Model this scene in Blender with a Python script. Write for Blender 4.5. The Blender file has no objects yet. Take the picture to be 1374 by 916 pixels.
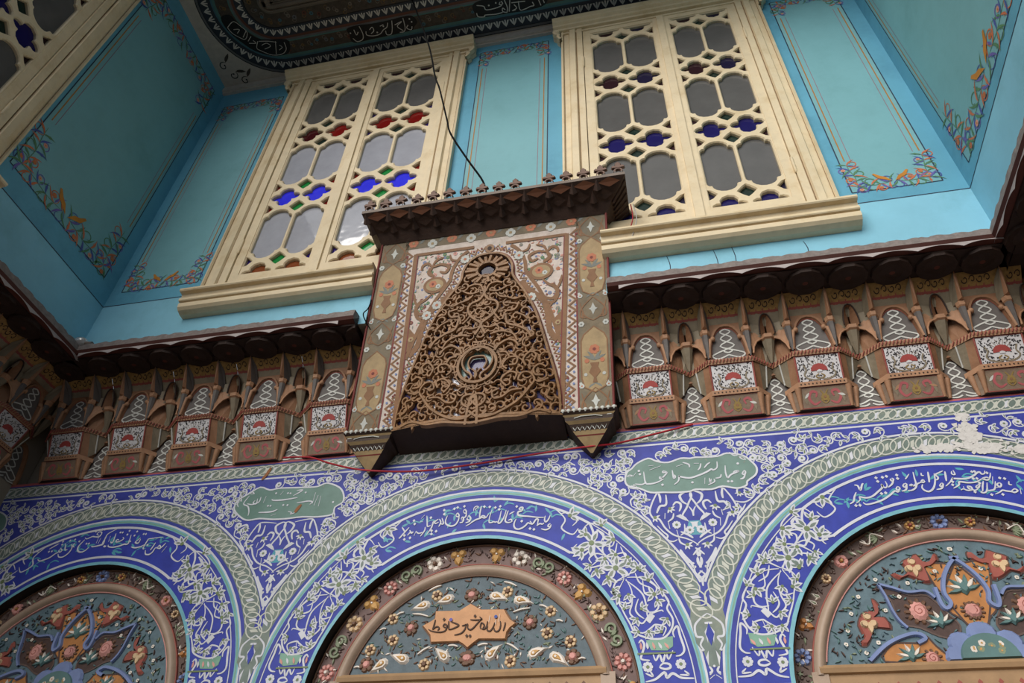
# A tiled courtyard facade with a carved hood, stained windows and a muqarnas cornice
import bpy, math, random
from mathutils import Vector, Matrix
from mathutils.geometry import delaunay_2d_cdt
rnd = random.Random(11)
ZC = 1.6            # camera height above the courtyard floor; shapes below are written relative to it
PI = math.pi
scene = bpy.context.scene
COL = scene.collection

# ------------------------------------------------------------------ materials
def lin(c):
    c = c / 255.0
    return c / 12.92 if c <= 0.04045 else ((c + 0.055) / 1.055) ** 2.4
def mat(name, rgb, rough=.6, var=.16, sc=9.0, bump=0.0, spec=.35, metal=0.0, bsc=60.0, dirt=None, dsc=3.0):
    m = bpy.data.materials.new(name); m.use_nodes = True
    nt = m.node_tree; N = nt.nodes; L = nt.links
    b = N['Principled BSDF']
    col = [lin(v) for v in rgb]
    tc = N.new('ShaderNodeTexCoord')
    n1 = N.new('ShaderNodeTexNoise'); n1.inputs['Scale'].default_value = sc; n1.inputs['Detail'].default_value = 6; n1.inputs['Roughness'].default_value = .65
    L.new(tc.outputs['Object'], n1.inputs['Vector'])
    mr = N.new('ShaderNodeMapRange'); mr.inputs['From Min'].default_value = .3; mr.inputs['From Max'].default_value = .7
    L.new(n1.outputs['Fac'], mr.inputs['Value'])
    mx = N.new('ShaderNodeMix'); mx.data_type = 'RGBA'
    mx.inputs['A'].default_value = [c * (1 - var) for c in col] + [1]
    mx.inputs['B'].default_value = [min(1, c * (1 + var)) for c in col] + [1]
    L.new(mr.outputs['Result'], mx.inputs['Factor'])
    out = mx.outputs['Result']
    if dirt:
        n3 = N.new('ShaderNodeTexNoise'); n3.inputs['Scale'].default_value = dsc; n3.inputs['Detail'].default_value = 8; n3.inputs['Roughness'].default_value = .7
        L.new(tc.outputs['Object'], n3.inputs['Vector'])
        m3 = N.new('ShaderNodeMapRange'); m3.inputs['From Min'].default_value = .5; m3.inputs['From Max'].default_value = .75
        L.new(n3.outputs['Fac'], m3.inputs['Value'])
        x3 = N.new('ShaderNodeMix'); x3.data_type = 'RGBA'; x3.inputs['B'].default_value = [lin(v) for v in dirt] + [1]
        L.new(m3.outputs['Result'], x3.inputs['Factor']); L.new(out, x3.inputs['A']); out = x3.outputs['Result']
    L.new(out, b.inputs['Base Color'])
    b.inputs['Roughness'].default_value = rough; b.inputs['Metallic'].default_value = metal
    b.inputs['Specular IOR Level'].default_value = spec
    if bump:
        n2 = N.new('ShaderNodeTexNoise'); n2.inputs['Scale'].default_value = bsc; n2.inputs['Detail'].default_value = 4
        L.new(tc.outputs['Object'], n2.inputs['Vector'])
        bp = N.new('ShaderNodeBump'); bp.inputs['Strength'].default_value = bump; bp.inputs['Distance'].default_value = .01
        L.new(n2.outputs['Fac'], bp.inputs['Height']); L.new(bp.outputs['Normal'], b.inputs['Normal'])
    return m
def glass(name, rgb, rough=.05, ior=1.55, spec=.5, wave=.25):
    m = mat(name, rgb, rough, .12, 5, 0, spec)
    nt = m.node_tree; b = nt.nodes['Principled BSDF']; b.inputs['IOR'].default_value = ior
    tc = nt.nodes.new('ShaderNodeTexCoord'); n = nt.nodes.new('ShaderNodeTexNoise'); n.inputs['Scale'].default_value = 7
    bp = nt.nodes.new('ShaderNodeBump'); bp.inputs['Strength'].default_value = wave; bp.inputs['Distance'].default_value = .006
    nt.links.new(tc.outputs['Object'], n.inputs['Vector']); nt.links.new(n.outputs['Fac'], bp.inputs['Height']); nt.links.new(bp.outputs['Normal'], b.inputs['Normal'])
    return m
M = {}
def dm(name, *a, **k): M[name] = mat(name, *a, **k)
# upper blue walls
dm('wall_blue', (96, 164, 190), .55, .08, 3, .05, dirt=(80, 142, 168), dsc=2.5)
dm('panel_blue', (120, 174, 182), .55, .08, 4, .04, dirt=(102, 152, 158), dsc=2.0)
dm('dado_blue', (134, 194, 216), .55, .07, 4, .04, dirt=(120, 178, 196), dsc=3)
dm('line_dark', (40, 55, 75), .6)
dm('line_gold', (170, 120, 55), .55)
dm('line_rose', (150, 110, 120), .6)
dm('fl_orange', (192, 110, 74), .6); dm('fl_blue', (70, 88, 156), .6); dm('fl_green', (84, 128, 92), .6)
dm('fl_horn', (190, 125, 40), .6); dm('fl_violet', (105, 95, 165), .6); dm('fl_pink', (205, 145, 130), .6); dm('fl_brown', (110, 95, 75), .6)
# cream joinery
dm('cream', (224, 206, 172), .5, .09, 14, .08, dirt=(196, 172, 130), dsc=7, bsc=40)
dm('cream_dark', (120, 92, 60), .6)
dm('cream_grey', (200, 186, 158), .55, .12, 30, .15)
dm('iron', (70, 62, 52), .5, metal=.4)
M['pane_clear'] = glass('pane_clear', (96, 95, 94), .06, 1.6, .5)
M['pane_sky'] = glass('pane_sky', (168, 170, 180), .05, 1.8, .6)  # whitish base colour paints the sky's reflection into the glass
for nm, c in (('blue', (52, 54, 235)), ('green', (30, 130, 62)), ('red', (120, 24, 22)), ('purple', (52, 36, 110)), ('garnet', (70, 22, 26)), ('rust', (130, 70, 40)),
              ('dusk', (38, 34, 60)), ('moss', (34, 50, 44)), ('plum', (52, 32, 38)), ('ink', (34, 30, 90))):
    M['pane_' + nm] = glass('pane_' + nm, c, .1, 1.45, .35)
# ceiling
dm('c_white', (190, 180, 170), .6, .12, 20); dm('c_grey', (96, 96, 98), .6); dm('c_navy', (46, 50, 60), .6); dm('c_palm', (196, 192, 186), .6)
dm('c_teal', (66, 104, 118), .6); dm('c_sea', (76, 114, 112), .6); dm('c_brown', (72, 62, 54), .6, .35, 40); dm('c_black', (22, 20, 22), .6)
dm('c_red', (96, 58, 46), .6); dm('c_gold', (112, 86, 50), .6); dm('c_taupe', (112, 102, 92), .55)
# muqarnas
dm('mq_tan', (172, 130, 100), .6, .15, 25, .1); dm('mq_brown', (146, 106, 78), .6, .2, 16, .12); dm('mq_dark', (104, 98, 95), .6, .15, 20, .1)
dm('mq_olive', (138, 126, 106), .6, .2, 18, .12); dm('mq_red', (150, 78, 70), .6); dm('mq_rose', (176, 92, 96), .6, .15, 12)
dm('mq_poppy', (164, 70, 66), .6); dm('mq_scallop_lit', (176, 166, 164), .6); dm('mq_white', (212, 210, 212), .6, .08, 20); dm('mq_ink', (52, 48, 52), .6); dm('mq_yellow', (160, 126, 74), .6, .3, 60)
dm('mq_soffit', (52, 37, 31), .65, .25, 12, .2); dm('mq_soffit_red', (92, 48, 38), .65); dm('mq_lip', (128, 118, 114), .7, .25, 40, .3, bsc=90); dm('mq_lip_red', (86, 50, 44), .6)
dm('mq_knot', (206, 206, 200), .6); dm('mq_gold', (150, 124, 70), .6); dm('mq_panel', (132, 112, 95), .65, .25, 30, .1)
# hood
dm('hd_ground', (126, 112, 90), .65, .25, 20, .08, dirt=(112, 112, 102), dsc=8); dm('hd_tan', (168, 144, 106), .6, .18, 20); dm('hd_white', (212, 198, 188), .6, .16, 26, dirt=(176, 156, 136), dsc=9)
dm('hd_strap', (136, 98, 66), .6, .18, 20); dm('hd_red', (122, 54, 50), .6); dm('hd_orange', (190, 118, 86), .6); dm('hd_grey', (124, 126, 120), .6); dm('hd_pale', (196, 198, 192), .6)
dm('hd_wood', (146, 110, 76), .5, .28, 24, .25, bsc=80); dm('hd_wood_dark', (60, 44, 36), .65, .2, 14, .2); dm('hd_canopy', (66, 48, 40), .6, .25, 14, .2); dm('hd_canopy_tan', (116, 74, 52), .6)
dm('hd_final', (118, 92, 80), .6, .2, 30, .1); dm('hd_lip', (126, 112, 102), .6)
M['hd_glass'] = glass('hd_glass', (92, 86, 132), .08, 1.5); M['hd_glass_teal'] = glass('hd_glass_teal', (132, 166, 160), .15, 1.45); M['hd_glass_painted_sky'] = glass('hd_glass_painted_sky', (226, 228, 246), .1, 1.6)  # the palest one carries a sky reflection in its colour
# tiles
TK = dict(spec=.22)
dm('t_blue', (62, 70, 158), .45, .22, 14, .03, dirt=(66, 74, 146), dsc=3.5, **TK); dm('t_deep', (54, 66, 162), .45, .2, 14, **TK)
dm('t_white', (206, 208, 216), .35, .1, 20, **TK); dm('t_cream', (196, 198, 188), .35, .1, 20, **TK)
dm('t_grey', (112, 126, 120), .35, .18, 22, dirt=(146, 150, 132), dsc=6, **TK); dm('t_turq', (120, 178, 192), .3, .15, 20, **TK); dm('t_sea', (124, 166, 146), .32, .18, 18, **TK)
dm('t_cart', (108, 138, 130), .32, .14, 8, dirt=(92, 122, 112), dsc=5, **TK); dm('t_leaf', (112, 128, 92), .35, **TK); dm('t_teal', (86, 160, 178), .3, **TK)
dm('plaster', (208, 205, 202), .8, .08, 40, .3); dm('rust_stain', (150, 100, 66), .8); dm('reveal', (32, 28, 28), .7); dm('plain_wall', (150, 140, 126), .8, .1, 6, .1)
# tympana
dm('ty_rim', (116, 94, 90), .6, .18, 20, .15); dm('ty_rim_dark', (100, 82, 76), .6, .18, 20, .15); dm('ty_mould', (168, 146, 128), .45, .14, 10, .06); dm('ty_slate', (92, 106, 114), .6, .2, 26, .15); dm('ty_aqua', (94, 116, 126), .6, .22, 24, .15)
dm('ty_plaque', (206, 154, 112), .6, .12, 24, .06); dm('ty_script', (74, 50, 36), .6); dm('ty_ivory', (226, 216, 206), .55); dm('ty_pink', (212, 152, 144), .6); dm('ty_gold', (196, 152, 92), .6)
dm('ty_orange', (182, 124, 72), .6, .14, 24); dm('ty_red', (154, 84, 74), .6); dm('ty_peri', (122, 138, 182), .6); dm('ty_choc', (80, 62, 58), .6, .2, 24, .1); dm('ty_sage', (132, 142, 116), .6); dm('ty_teal', (92, 124, 124), .6)
dm('ty_rail', (164, 132, 98), .55, .14, 12); dm('ty_earth', (112, 82, 64), .6); dm('ty_cream', (214, 184, 146), .6)
dm('cable_black', (9, 9, 10), .7, spec=.1); dm('cable_red', (168, 30, 44), .45); dm('wire_white', (190, 186, 180), .5)
dm('stone', (104, 97, 88), .8, .12, 4, .15)
bulb = mat('bulb_glass', (206, 196, 190), .15, .05); M['bulb_glass'] = bulb
bulb.node_tree.nodes['Principled BSDF'].inputs['Transmission Weight'].default_value = .45

# ------------------------------------------------------------------ mesh builder
class MB:
    def __init__(s): s.v = []; s.f = []; s.m = []; s.sm = []; s.mats = []
    def mi(s, name):
        if name not in s.mats: s.mats.append(name)
        return s.mats.index(name)
    def face(s, pts, m, smooth=False):
        i = len(s.v); s.v.extend([tuple(p) for p in pts]); s.f.append(tuple(range(i, i + len(pts)))); s.m.append(s.mi(m)); s.sm.append(smooth)
    def strip(s, A, B, m, smooth=False):
        i = len(s.v); n = len(A); k = s.mi(m)
        s.v.extend([tuple(p) for p in A]); s.v.extend([tuple(p) for p in B])
        for j in range(n - 1):
            s.f.append((i + j, i + j + 1, i + n + j + 1, i + n + j)); s.m.append(k); s.sm.append(smooth)
    def grid(s, rows, m, smooth=True, close=False):
        i = len(s.v); n = len(rows[0]); k = s.mi(m)
        for r in rows: s.v.extend([tuple(p) for p in r])
        for a in range(len(rows) - 1):
            for j in range(n if close else n - 1):
                j2 = (j + 1) % n
                s.f.append((i + a * n + j, i + a * n + j2, i + (a + 1) * n + j2, i + (a + 1) * n + j)); s.m.append(k); s.sm.append(smooth)
    def box(s, x0, x1, y0, y1, z0, z1, m):
        p = [(x, y, z) for z in (z0, z1) for y in (y0, y1) for x in (x0, x1)]
        for q in ((0, 2, 3, 1), (4, 5, 7, 6), (0, 1, 5, 4), (2, 6, 7, 3), (0, 4, 6, 2), (1, 3, 7, 5)): s.face([p[k] for k in q], m)
    def tube(s, path, r, m, n=6, closed=False):
        P = [Vector(p) for p in path]; rows = []; up = None
        for i, p in enumerate(P):
            a = P[i - 1] if i else (P[-1] if closed else P[0]); b = P[(i + 1) % len(P)] if (closed or i < len(P) - 1) else P[i]
            t = (b - a)
            if t.length < 1e-9: t = Vector((0, 0, 1))
            t.normalize()
            if up is None: up = Vector((0, 0, 1)) if abs(t.z) < .9 else Vector((1, 0, 0))
            x = t.cross(up)
            if x.length < 1e-6: x = t.orthogonal()
            x.normalize(); up = x.cross(t)
            rr = r(i / max(1, len(P) - 1)) if callable(r) else r
            rows.append([p + (x * math.cos(2 * PI * k / n) + up * math.sin(2 * PI * k / n)) * rr for k in range(n)])
        if closed: rows.append(rows[0])
        s.grid(rows, m, True, True)
        if not closed: s.face(rows[0], m); s.face(rows[-1][::-1], m)
    def sphere(s, c, r, m, n=10, sq=(1, 1, 1)):
        rows = []
        for a in range(n // 2 + 1):
            t = PI * a / (n // 2)
            rows.append([(c[0] + r * sq[0] * math.sin(t) * math.cos(2 * PI * k / n), c[1] + r * sq[1] * math.sin(t) * math.sin(2 * PI * k / n), c[2] + r * sq[2] * math.cos(t)) for k in range(n)])
        s.grid(rows, m, True, True)
    # ---- drawing on a surface: F(u, v, h) -> point, h off the surface
    def jit(s):       # hair's breadth between overlapping strokes of paint
        s.k = (getattr(s, 'k', 0) + 1) % 17; return s.k * 3e-5
    def poly(s, F, pts, m, h): h += s.jit(); s.face([F(u, v, h) for u, v in pts], m)
    def ribbon(s, F, pts, w, m, h, taper=True, closed=False):
        A, B = edge(pts, w, taper, closed); h += s.jit()
        s.strip([F(u, v, h) for u, v in A], [F(u, v, h) for u, v in B], m)
    def relief(s, F, pts, w, m, h0, h1, closed=False, taper=False, top=.6):
        A, B = edge(pts, w, taper, closed); C, D_ = edge(pts, w * top, taper, closed)
        a = [F(u, v, h0) for u, v in A]; b = [F(u, v, h1) for u, v in C]; c = [F(u, v, h1) for u, v in D_]; d = [F(u, v, h0) for u, v in B]
        s.strip(a, b, m); s.strip(b, c, m); s.strip(c, d, m)
    def bump(s, F, pts, m, h0, h1, k=.6):
        cx = sum(p[0] for p in pts) / len(pts); cy = sum(p[1] for p in pts) / len(pts)
        q = [(cx + (u - cx) * k, cy + (v - cy) * k) for u, v in pts]
        h1 += s.jit() * 3
        a = [F(u, v, h0) for u, v in pts]; b = [F(u, v, h1) for u, v in q]
        s.strip(a + a[:1], b + b[:1], m); s.face(b, m)
    def disc(s, F, c, r, m, h, n=12, ry=None):
        s.poly(F, [(c[0] + r * math.cos(2 * PI * k / n), c[1] + (ry or r) * math.sin(2 * PI * k / n)) for k in range(n)], m, h)
    def build(s, name, parent=None, origin=None):
        me = bpy.data.meshes.new(name)
        o = bpy.data.objects.new(name, me); COL.objects.link(o)
        off = Vector((0, 0, ZC))
        if parent is not None:
            o.parent = parent; off = off - wloc(parent)
        elif origin is not None:
            o.location = Vector(origin) + off; off = -Vector(origin)
        me.from_pydata([(x + off.x, y + off.y, z + off.z) for x, y, z in s.v], [], s.f)
        for n in s.mats: me.materials.append(M[n])
        me.polygons.foreach_set('material_index', s.m); me.polygons.foreach_set('use_smooth', s.sm)
        me.update()
        return o
def wloc(o):
    v = Vector((0, 0, 0))
    while o is not None: v += o.location; o = o.parent
    return v
def edge(pts, w, taper, closed):
    n = len(pts); A = []; B = []
    P = list(pts) + ([pts[0]] if closed else [])
    N_ = len(P)
    for i in range(N_):
        if closed: a = pts[(i - 1) % n]; b = pts[(i + 1) % n]
        else: a = P[max(0, i - 1)]; b = P[min(N_ - 1, i + 1)]
        dx, dy = b[0] - a[0], b[1] - a[1]; l = math.hypot(dx, dy) or 1
        t = i / max(1, N_ - 1); ww = w * .5 * ((.35 + .65 * math.sin(PI * min(1, max(0, t))) ** .6) if taper else 1)
        A.append((P[i][0] - dy / l * ww, P[i][1] + dx / l * ww)); B.append((P[i][0] + dy / l * ww, P[i][1] - dx / l * ww))
    return A, B
def smooth(pts, n=5, closed=False):
    if len(pts) < 3 and not closed: return [tuple(p) for p in pts]
    P = list(pts); R = []
    N_ = len(P)
    rng = range(N_ if closed else N_ - 1)
    for i in rng:
        if closed: p0, p1, p2, p3 = P[i - 1], P[i], P[(i + 1) % N_], P[(i + 2) % N_]
        else: p0 = P[max(0, i - 1)]; p1 = P[i]; p2 = P[i + 1]; p3 = P[min(N_ - 1, i + 2)]
        for k in range(n):
            t = k / n
            R.append(tuple(.5 * ((2 * b) + (c - a) * t + (2 * a - 5 * b + 4 * c - d) * t * t + (3 * b - a - 3 * c + d) * t ** 3) for a, b, c, d in zip(p0, p1, p2, p3)))
    if not closed: R.append(tuple(P[-1]))
    return R
def arc(cx, cy, r, a0, a1, n): return [(cx + r * math.cos(a0 + (a1 - a0) * k / n), cy + r * math.sin(a0 + (a1 - a0) * k / n)) for k in range(n + 1)]
def spiral(c, r0, r1, a0, turns, n=14): return [(c[0] + (r0 + (r1 - r0) * k / n) * math.cos(a0 + 2 * PI * turns * k / n), c[1] + (r0 + (r1 - r0) * k / n) * math.sin(a0 + 2 * PI * turns * k / n)) for k in range(n + 1)]
def leafpts(p, ang, l, w, bend=.25):
    R = []
    for t, s in ((0, 0), (.25, .75), (.5, 1), (.75, .7), (1, 0), (.75, -.45), (.5, -.7), (.25, -.6)):
        x = l * t; y = w * .5 * s + bend * l * t * t
        R.append((p[0] + x * math.cos(ang) - y * math.sin(ang), p[1] + x * math.sin(ang) + y * math.cos(ang)))
    return R
def petals(c, r, n, rot=0, wid=.5):
    R = []
    for k in range(n):
        a = rot + 2 * PI * k / n
        R.append([(c[0] + q * r * math.cos(a + o), c[1] + q * r * math.sin(a + o)) for q, o in ((.22, 0), (.65, wid * PI / n * 1.5), (.95, wid * PI / n * .8), (1, 0), (.95, -wid * PI / n * .8), (.65, -wid * PI / n * 1.5))])
    return R
def flower(mb, F, c, r, n, mp, mc, h, rot=0):
    for p in petals(c, r, n, rot, .9): mb.poly(F, p, mp, h)
    mb.disc(F, c, r * .3, mc, h + .0006, 8)
def curl(mb, F, p, ang, size, hand, w, m, h):
    c = (p[0] + size * math.cos(ang), p[1] + size * math.sin(ang))
    mb.ribbon(F, spiral(c, size, size * .3, ang + PI, hand * .95, 12), w, m, h)
    e = spiral(c, size, size * .3, ang + PI, hand * .95, 12)[-1]
    mb.disc(F, e, w * .85, m, h, 7)
def resample(P, step, closed=True):
    P = P + ([P[0]] if closed else []); R = []; acc = 0; nxt = 0
    for i in range(1, len(P)):
        d = math.hypot(P[i][0] - P[i - 1][0], P[i][1] - P[i - 1][1])
        if d < 1e-9: continue
        while nxt <= acc + d:
            t = (nxt - acc) / d
            R.append((P[i - 1][0] + (P[i][0] - P[i - 1][0]) * t, P[i - 1][1] + (P[i][1] - P[i - 1][1]) * t, math.atan2(P[i][1] - P[i - 1][1], P[i][0] - P[i - 1][0]))); nxt += step
        acc += d
    return R
def lily(mb, F, p, ang, l, mo, mi_, h):
    mb.poly(F, leafpts(p, ang, l, l * .52, .12), mo, h); mb.poly(F, leafpts((p[0] + l * .2 * math.cos(ang), p[1] + l * .2 * math.sin(ang)), ang, l * .55, l * .24, .1), mi_, h + .0007)
def inside(p, poly):
    x, y = p; r = False; n = len(poly)
    for i in range(n):
        (x1, y1), (x2, y2) = poly[i], poly[i - 1]
        if (y1 > y) != (y2 > y) and x < (x2 - x1) * (y - y1) / (y2 - y1) + x1: r = not r
    return r
def mirror(pts, ax=0.0): return [(2 * ax - u, v) for u, v in pts]

# ------------------------------------------------------------------ objects
def tag(o, label=None, cat=None, group=None, kind=None):
    if label: o['label'] = label
    if cat: o['category'] = cat
    if group: o['group'] = group
    if kind: o['kind'] = kind
    return o
def thing(name, label, cat, loc, group=None, kind=None):
    o = bpy.data.objects.new(name, None); COL.objects.link(o); o.empty_display_size = .1
    o.location = (loc[0], loc[1], loc[2] + ZC)
    return tag(o, label, cat, group, kind)
def copy_tree(o, parent=None):
    c = o.copy(); COL.objects.link(c)
    if parent: c.parent = parent
    for ch in list(o.children): copy_tree(ch, c)
    return c
SUNWARD = (-.62, -.6, .6); SUNDIR = (-.3, -.9, .46); SKY = .54; SUN = 3.1; EXPO = 0.0
T={}
T['plaque']="p0:-982 1156 -953 1171 -935 1182 -935 1212 -838 1209 -813 1224 -795 1235 -773 1222 -751 1209 -657 1205 -647 1186 -633 1165 -611 1149 -632 1133 -644 1116 -648 1091 -752 1096 -772 1082 -794 1064 -815 1081 -831 1090 -941 1091 -947 1118 -965 1139"
T['plaque_text']="s2.6:-929 1176 -932 1156 -936 1138;s2.4:-936 1138 -920 1149 -910 1141 -916 1134;s2.6:-953 1140 -937 1132 -909 1127 -888 1130 -881 1141 -882 1152 -890 1157 -895 1150 -887 1144 -881 1145;s2.6:-875 1168 -874 1151 -872 1135;s2.6:-872 1135 -856 1138 -834 1149 -849 1159 -864 1163;d3:-894 1175 -772 1182 -799 1108 -786 1107;s2.6:-807 1153 -808 1135 -822 1119 -848 1113;s2.4:-821 1147 -806 1150 -798 1154;s2.6:-798 1152 -798 1138 -787 1131 -776 1137 -759 1156 -745 1170;s2.4:-790 1169 -769 1167 -745 1168 -754 1179;s2.4:-746 1132 -749 1141 -745 1155 -734 1146 -739 1132;s2.6:-743 1132 -733 1131 -725 1140 -722 1160;s2.6:-721 1144 -722 1128 -713 1122 -704 1128 -697 1142 -694 1154;s2.6:-696 1134 -693 1124 -684 1119 -675 1125 -671 1140 -672 1158;s2.6:-653 1153 -655 1137 -660 1121"
T['verse_mid']="s2:-476 1530 -484 1525 -485 1518 -477 1517 -473 1526;s2:-473 1521 -481 1509 -496 1504 -514 1510;s2:-497 1567 -500 1549 -495 1539 -485 1548 -477 1568;s2:-502 1535 -509 1530 -518 1533 -528 1528 -531 1524;s2:-529 1527 -527 1543 -526 1552 -533 1555 -541 1545 -545 1538 -552 1533 -556 1542 -560 1548;s2.2:-548 1533 -557 1535 -568 1540 -578 1529 -592 1519 -608 1515 -621 1521 -626 1536 -622 1553 -617 1562;d2.4:-594 1550 -559 1514 -543 1509 -617 1619 -687 1626 -691 1612 -708 1622 -732 1627 -755 1630;s2.4:-501 1560 -528 1562 -569 1570 -601 1575 -611 1582 -609 1594 -597 1597 -591 1611 -600 1613 -606 1606 -597 1600;s1.6:-648 1585 -637 1592 -626 1597;s2:-634 1551 -649 1548 -660 1552 -663 1562 -658 1583 -652 1604;s1.8:-651 1557 -639 1562 -634 1551;s2:-661 1607 -666 1584 -677 1558 -687 1548 -692 1553 -686 1576 -682 1606;s1.8:-691 1550 -699 1556 -704 1554 -712 1557 -720 1554 -730 1556 -730 1577 -722 1612;s2:-735 1595 -743 1581 -752 1577 -762 1581 -771 1577 -788 1572 -804 1562 -814 1554 -829 1546;s1.8:-768 1635 -772 1604 -773 1577;s1.8:-772 1580 -761 1588 -750 1584 -752 1576;s1.4:-800 1613 -799 1628 -789 1635 -781 1630 -791 1624 -792 1614;s1.8:-822 1584 -826 1578 -816 1572 -810 1580 -818 1593 -823 1587;s1.8:-811 1576 -815 1566 -831 1561;s1.8:-845 1613 -839 1624 -831 1612 -836 1605 -844 1612;s1.8:-831 1612 -832 1591 -844 1583;s1.8:-852 1580 -845 1589 -840 1574 -850 1577;s1.8:-839 1575 -845 1565 -856 1564;s1.8:-876 1598 -869 1609 -861 1596 -869 1592 -876 1599;s2.2:-861 1596 -863 1575 -875 1555 -894 1551 -913 1561 -918 1577 -912 1601;d2.4:-885 1631 -871 1636 -842 1639 -929 1628 -927 1609 -984 1597 -954 1532 -974 1536 -973 1521 -1057 1589 -1052 1573 -1064 1510 -1090 1523 -1088 1505;s1.8:-935 1592 -926 1564 -942 1567;s1.8:-946 1588 -938 1572 -945 1552;s1.8:-947 1573 -961 1568 -967 1578 -975 1572;s2:-950 1588 -961 1580 -972 1569 -977 1548 -994 1520;s1.8:-981 1561 -988 1558 -995 1559 -998 1580 -1003 1608;s1.8:-1004 1556 -1004 1541 -1011 1528 -1020 1514;s1.8:-1013 1532 -1029 1528 -1042 1538;s1.4:-1030 1583 -1016 1580;s1.6:-1026 1596 -1013 1612;s1.8:-1041 1540 -1048 1518;s1.8:-1070 1546 -1061 1531 -1053 1538;s1.8:-1054 1536 -1067 1534 -1077 1522;s2:-1074 1559 -1090 1539 -1107 1516 -1113 1511;s1.8:-1090 1539 -1098 1551 -1106 1562"
T['verse_right']="s2:693 1570 682 1551 674 1532 658 1522;s2.2:694 1601 705 1597 710 1578 722 1601 728 1604;s2.2:806 1608 808 1590 801 1580 794 1583 790 1595 788 1581 770 1566 745 1548 723 1543 704 1548 699 1547 698 1536 681 1523;d2.4:778 1625 780 1609 801 1625 816 1628 779 1556 794 1558 678 1514 692 1514 853 1630 852 1615;s2:830 1616 826 1612 831 1605 837 1613 832 1619;s2:836 1611 827 1594 809 1580;s2:842 1582 835 1571 840 1565 848 1573 843 1581;s2.2:848 1570 837 1558 827 1563 807 1548 774 1529 737 1518 714 1516 706 1525;s2:870 1592 862 1583 867 1576 876 1587 871 1593;s2:876 1584 867 1565 851 1560;s2:913 1638 910 1609 908 1587 897 1579 893 1585 885 1582 896 1578;s1.4:897 1631 883 1615 877 1610;s2:941 1597 936 1601 929 1593 937 1591 942 1596;s2:931 1592 913 1586 902 1570 887 1561 872 1561;s2.2:964 1634 960 1610 955 1588;s1.6:940 1632 938 1621 946 1619;s2.2:983 1625 977 1594 963 1565 945 1551 931 1555 924 1568 930 1582;s2:1016 1633 999 1626 986 1619 991 1607 986 1598 977 1597;s2:995 1582 986 1571 993 1568 999 1576 996 1583;s2:999 1573 989 1560 970 1556;s2.2:1022 1630 1018 1608 1014 1588;s1.6:1045 1629 1042 1617 1052 1614 1051 1633;s2:1171 1610 1165 1594 1154 1581 1145 1582 1138 1588 1153 1592 1158 1586;s2.2:1136 1588 1112 1576 1085 1575 1061 1581 1054 1579 1050 1568 1028 1556;s2.2:1156 1620 1151 1609 1141 1607 1137 1616 1128 1614 1110 1602 1083 1593 1044 1597 1040 1600 1026 1584 1005 1567;d2.2:1112 1620 1121 1620 1107 1591 1119 1590 1034 1584 1030 1571 1194 1585 1209 1581 1160 1610 1094 1535 1121 1570 1180 1517 1144 1519;s2.2:1173 1593 1163 1563;s1.8:1136 1577 1127 1558 1120 1536;s1.8:1146 1570 1134 1537 1122 1529 1113 1532 1119 1537;s1.8:1175 1573 1166 1549 1158 1539 1145 1537 1133 1536;s2:1185 1566 1176 1559 1181 1548 1190 1558 1185 1567;s1.8:1181 1548 1165 1546;s2:1112 1563 1104 1555 1110 1551 1118 1562 1113 1565;s2:1114 1553 1101 1543 1090 1544 1088 1556 1078 1560 1078 1552 1084 1544 1071 1544 1060 1551 1050 1547;s1.8:1063 1561 1063 1548;s2.2:1244 1537 1239 1513;s2:1213 1529 1226 1536 1233 1528 1221 1522 1212 1526 1196 1530 1185 1534 1173 1527 1156 1520;s1.6:1219 1569 1215 1556 1224 1553"
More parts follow.
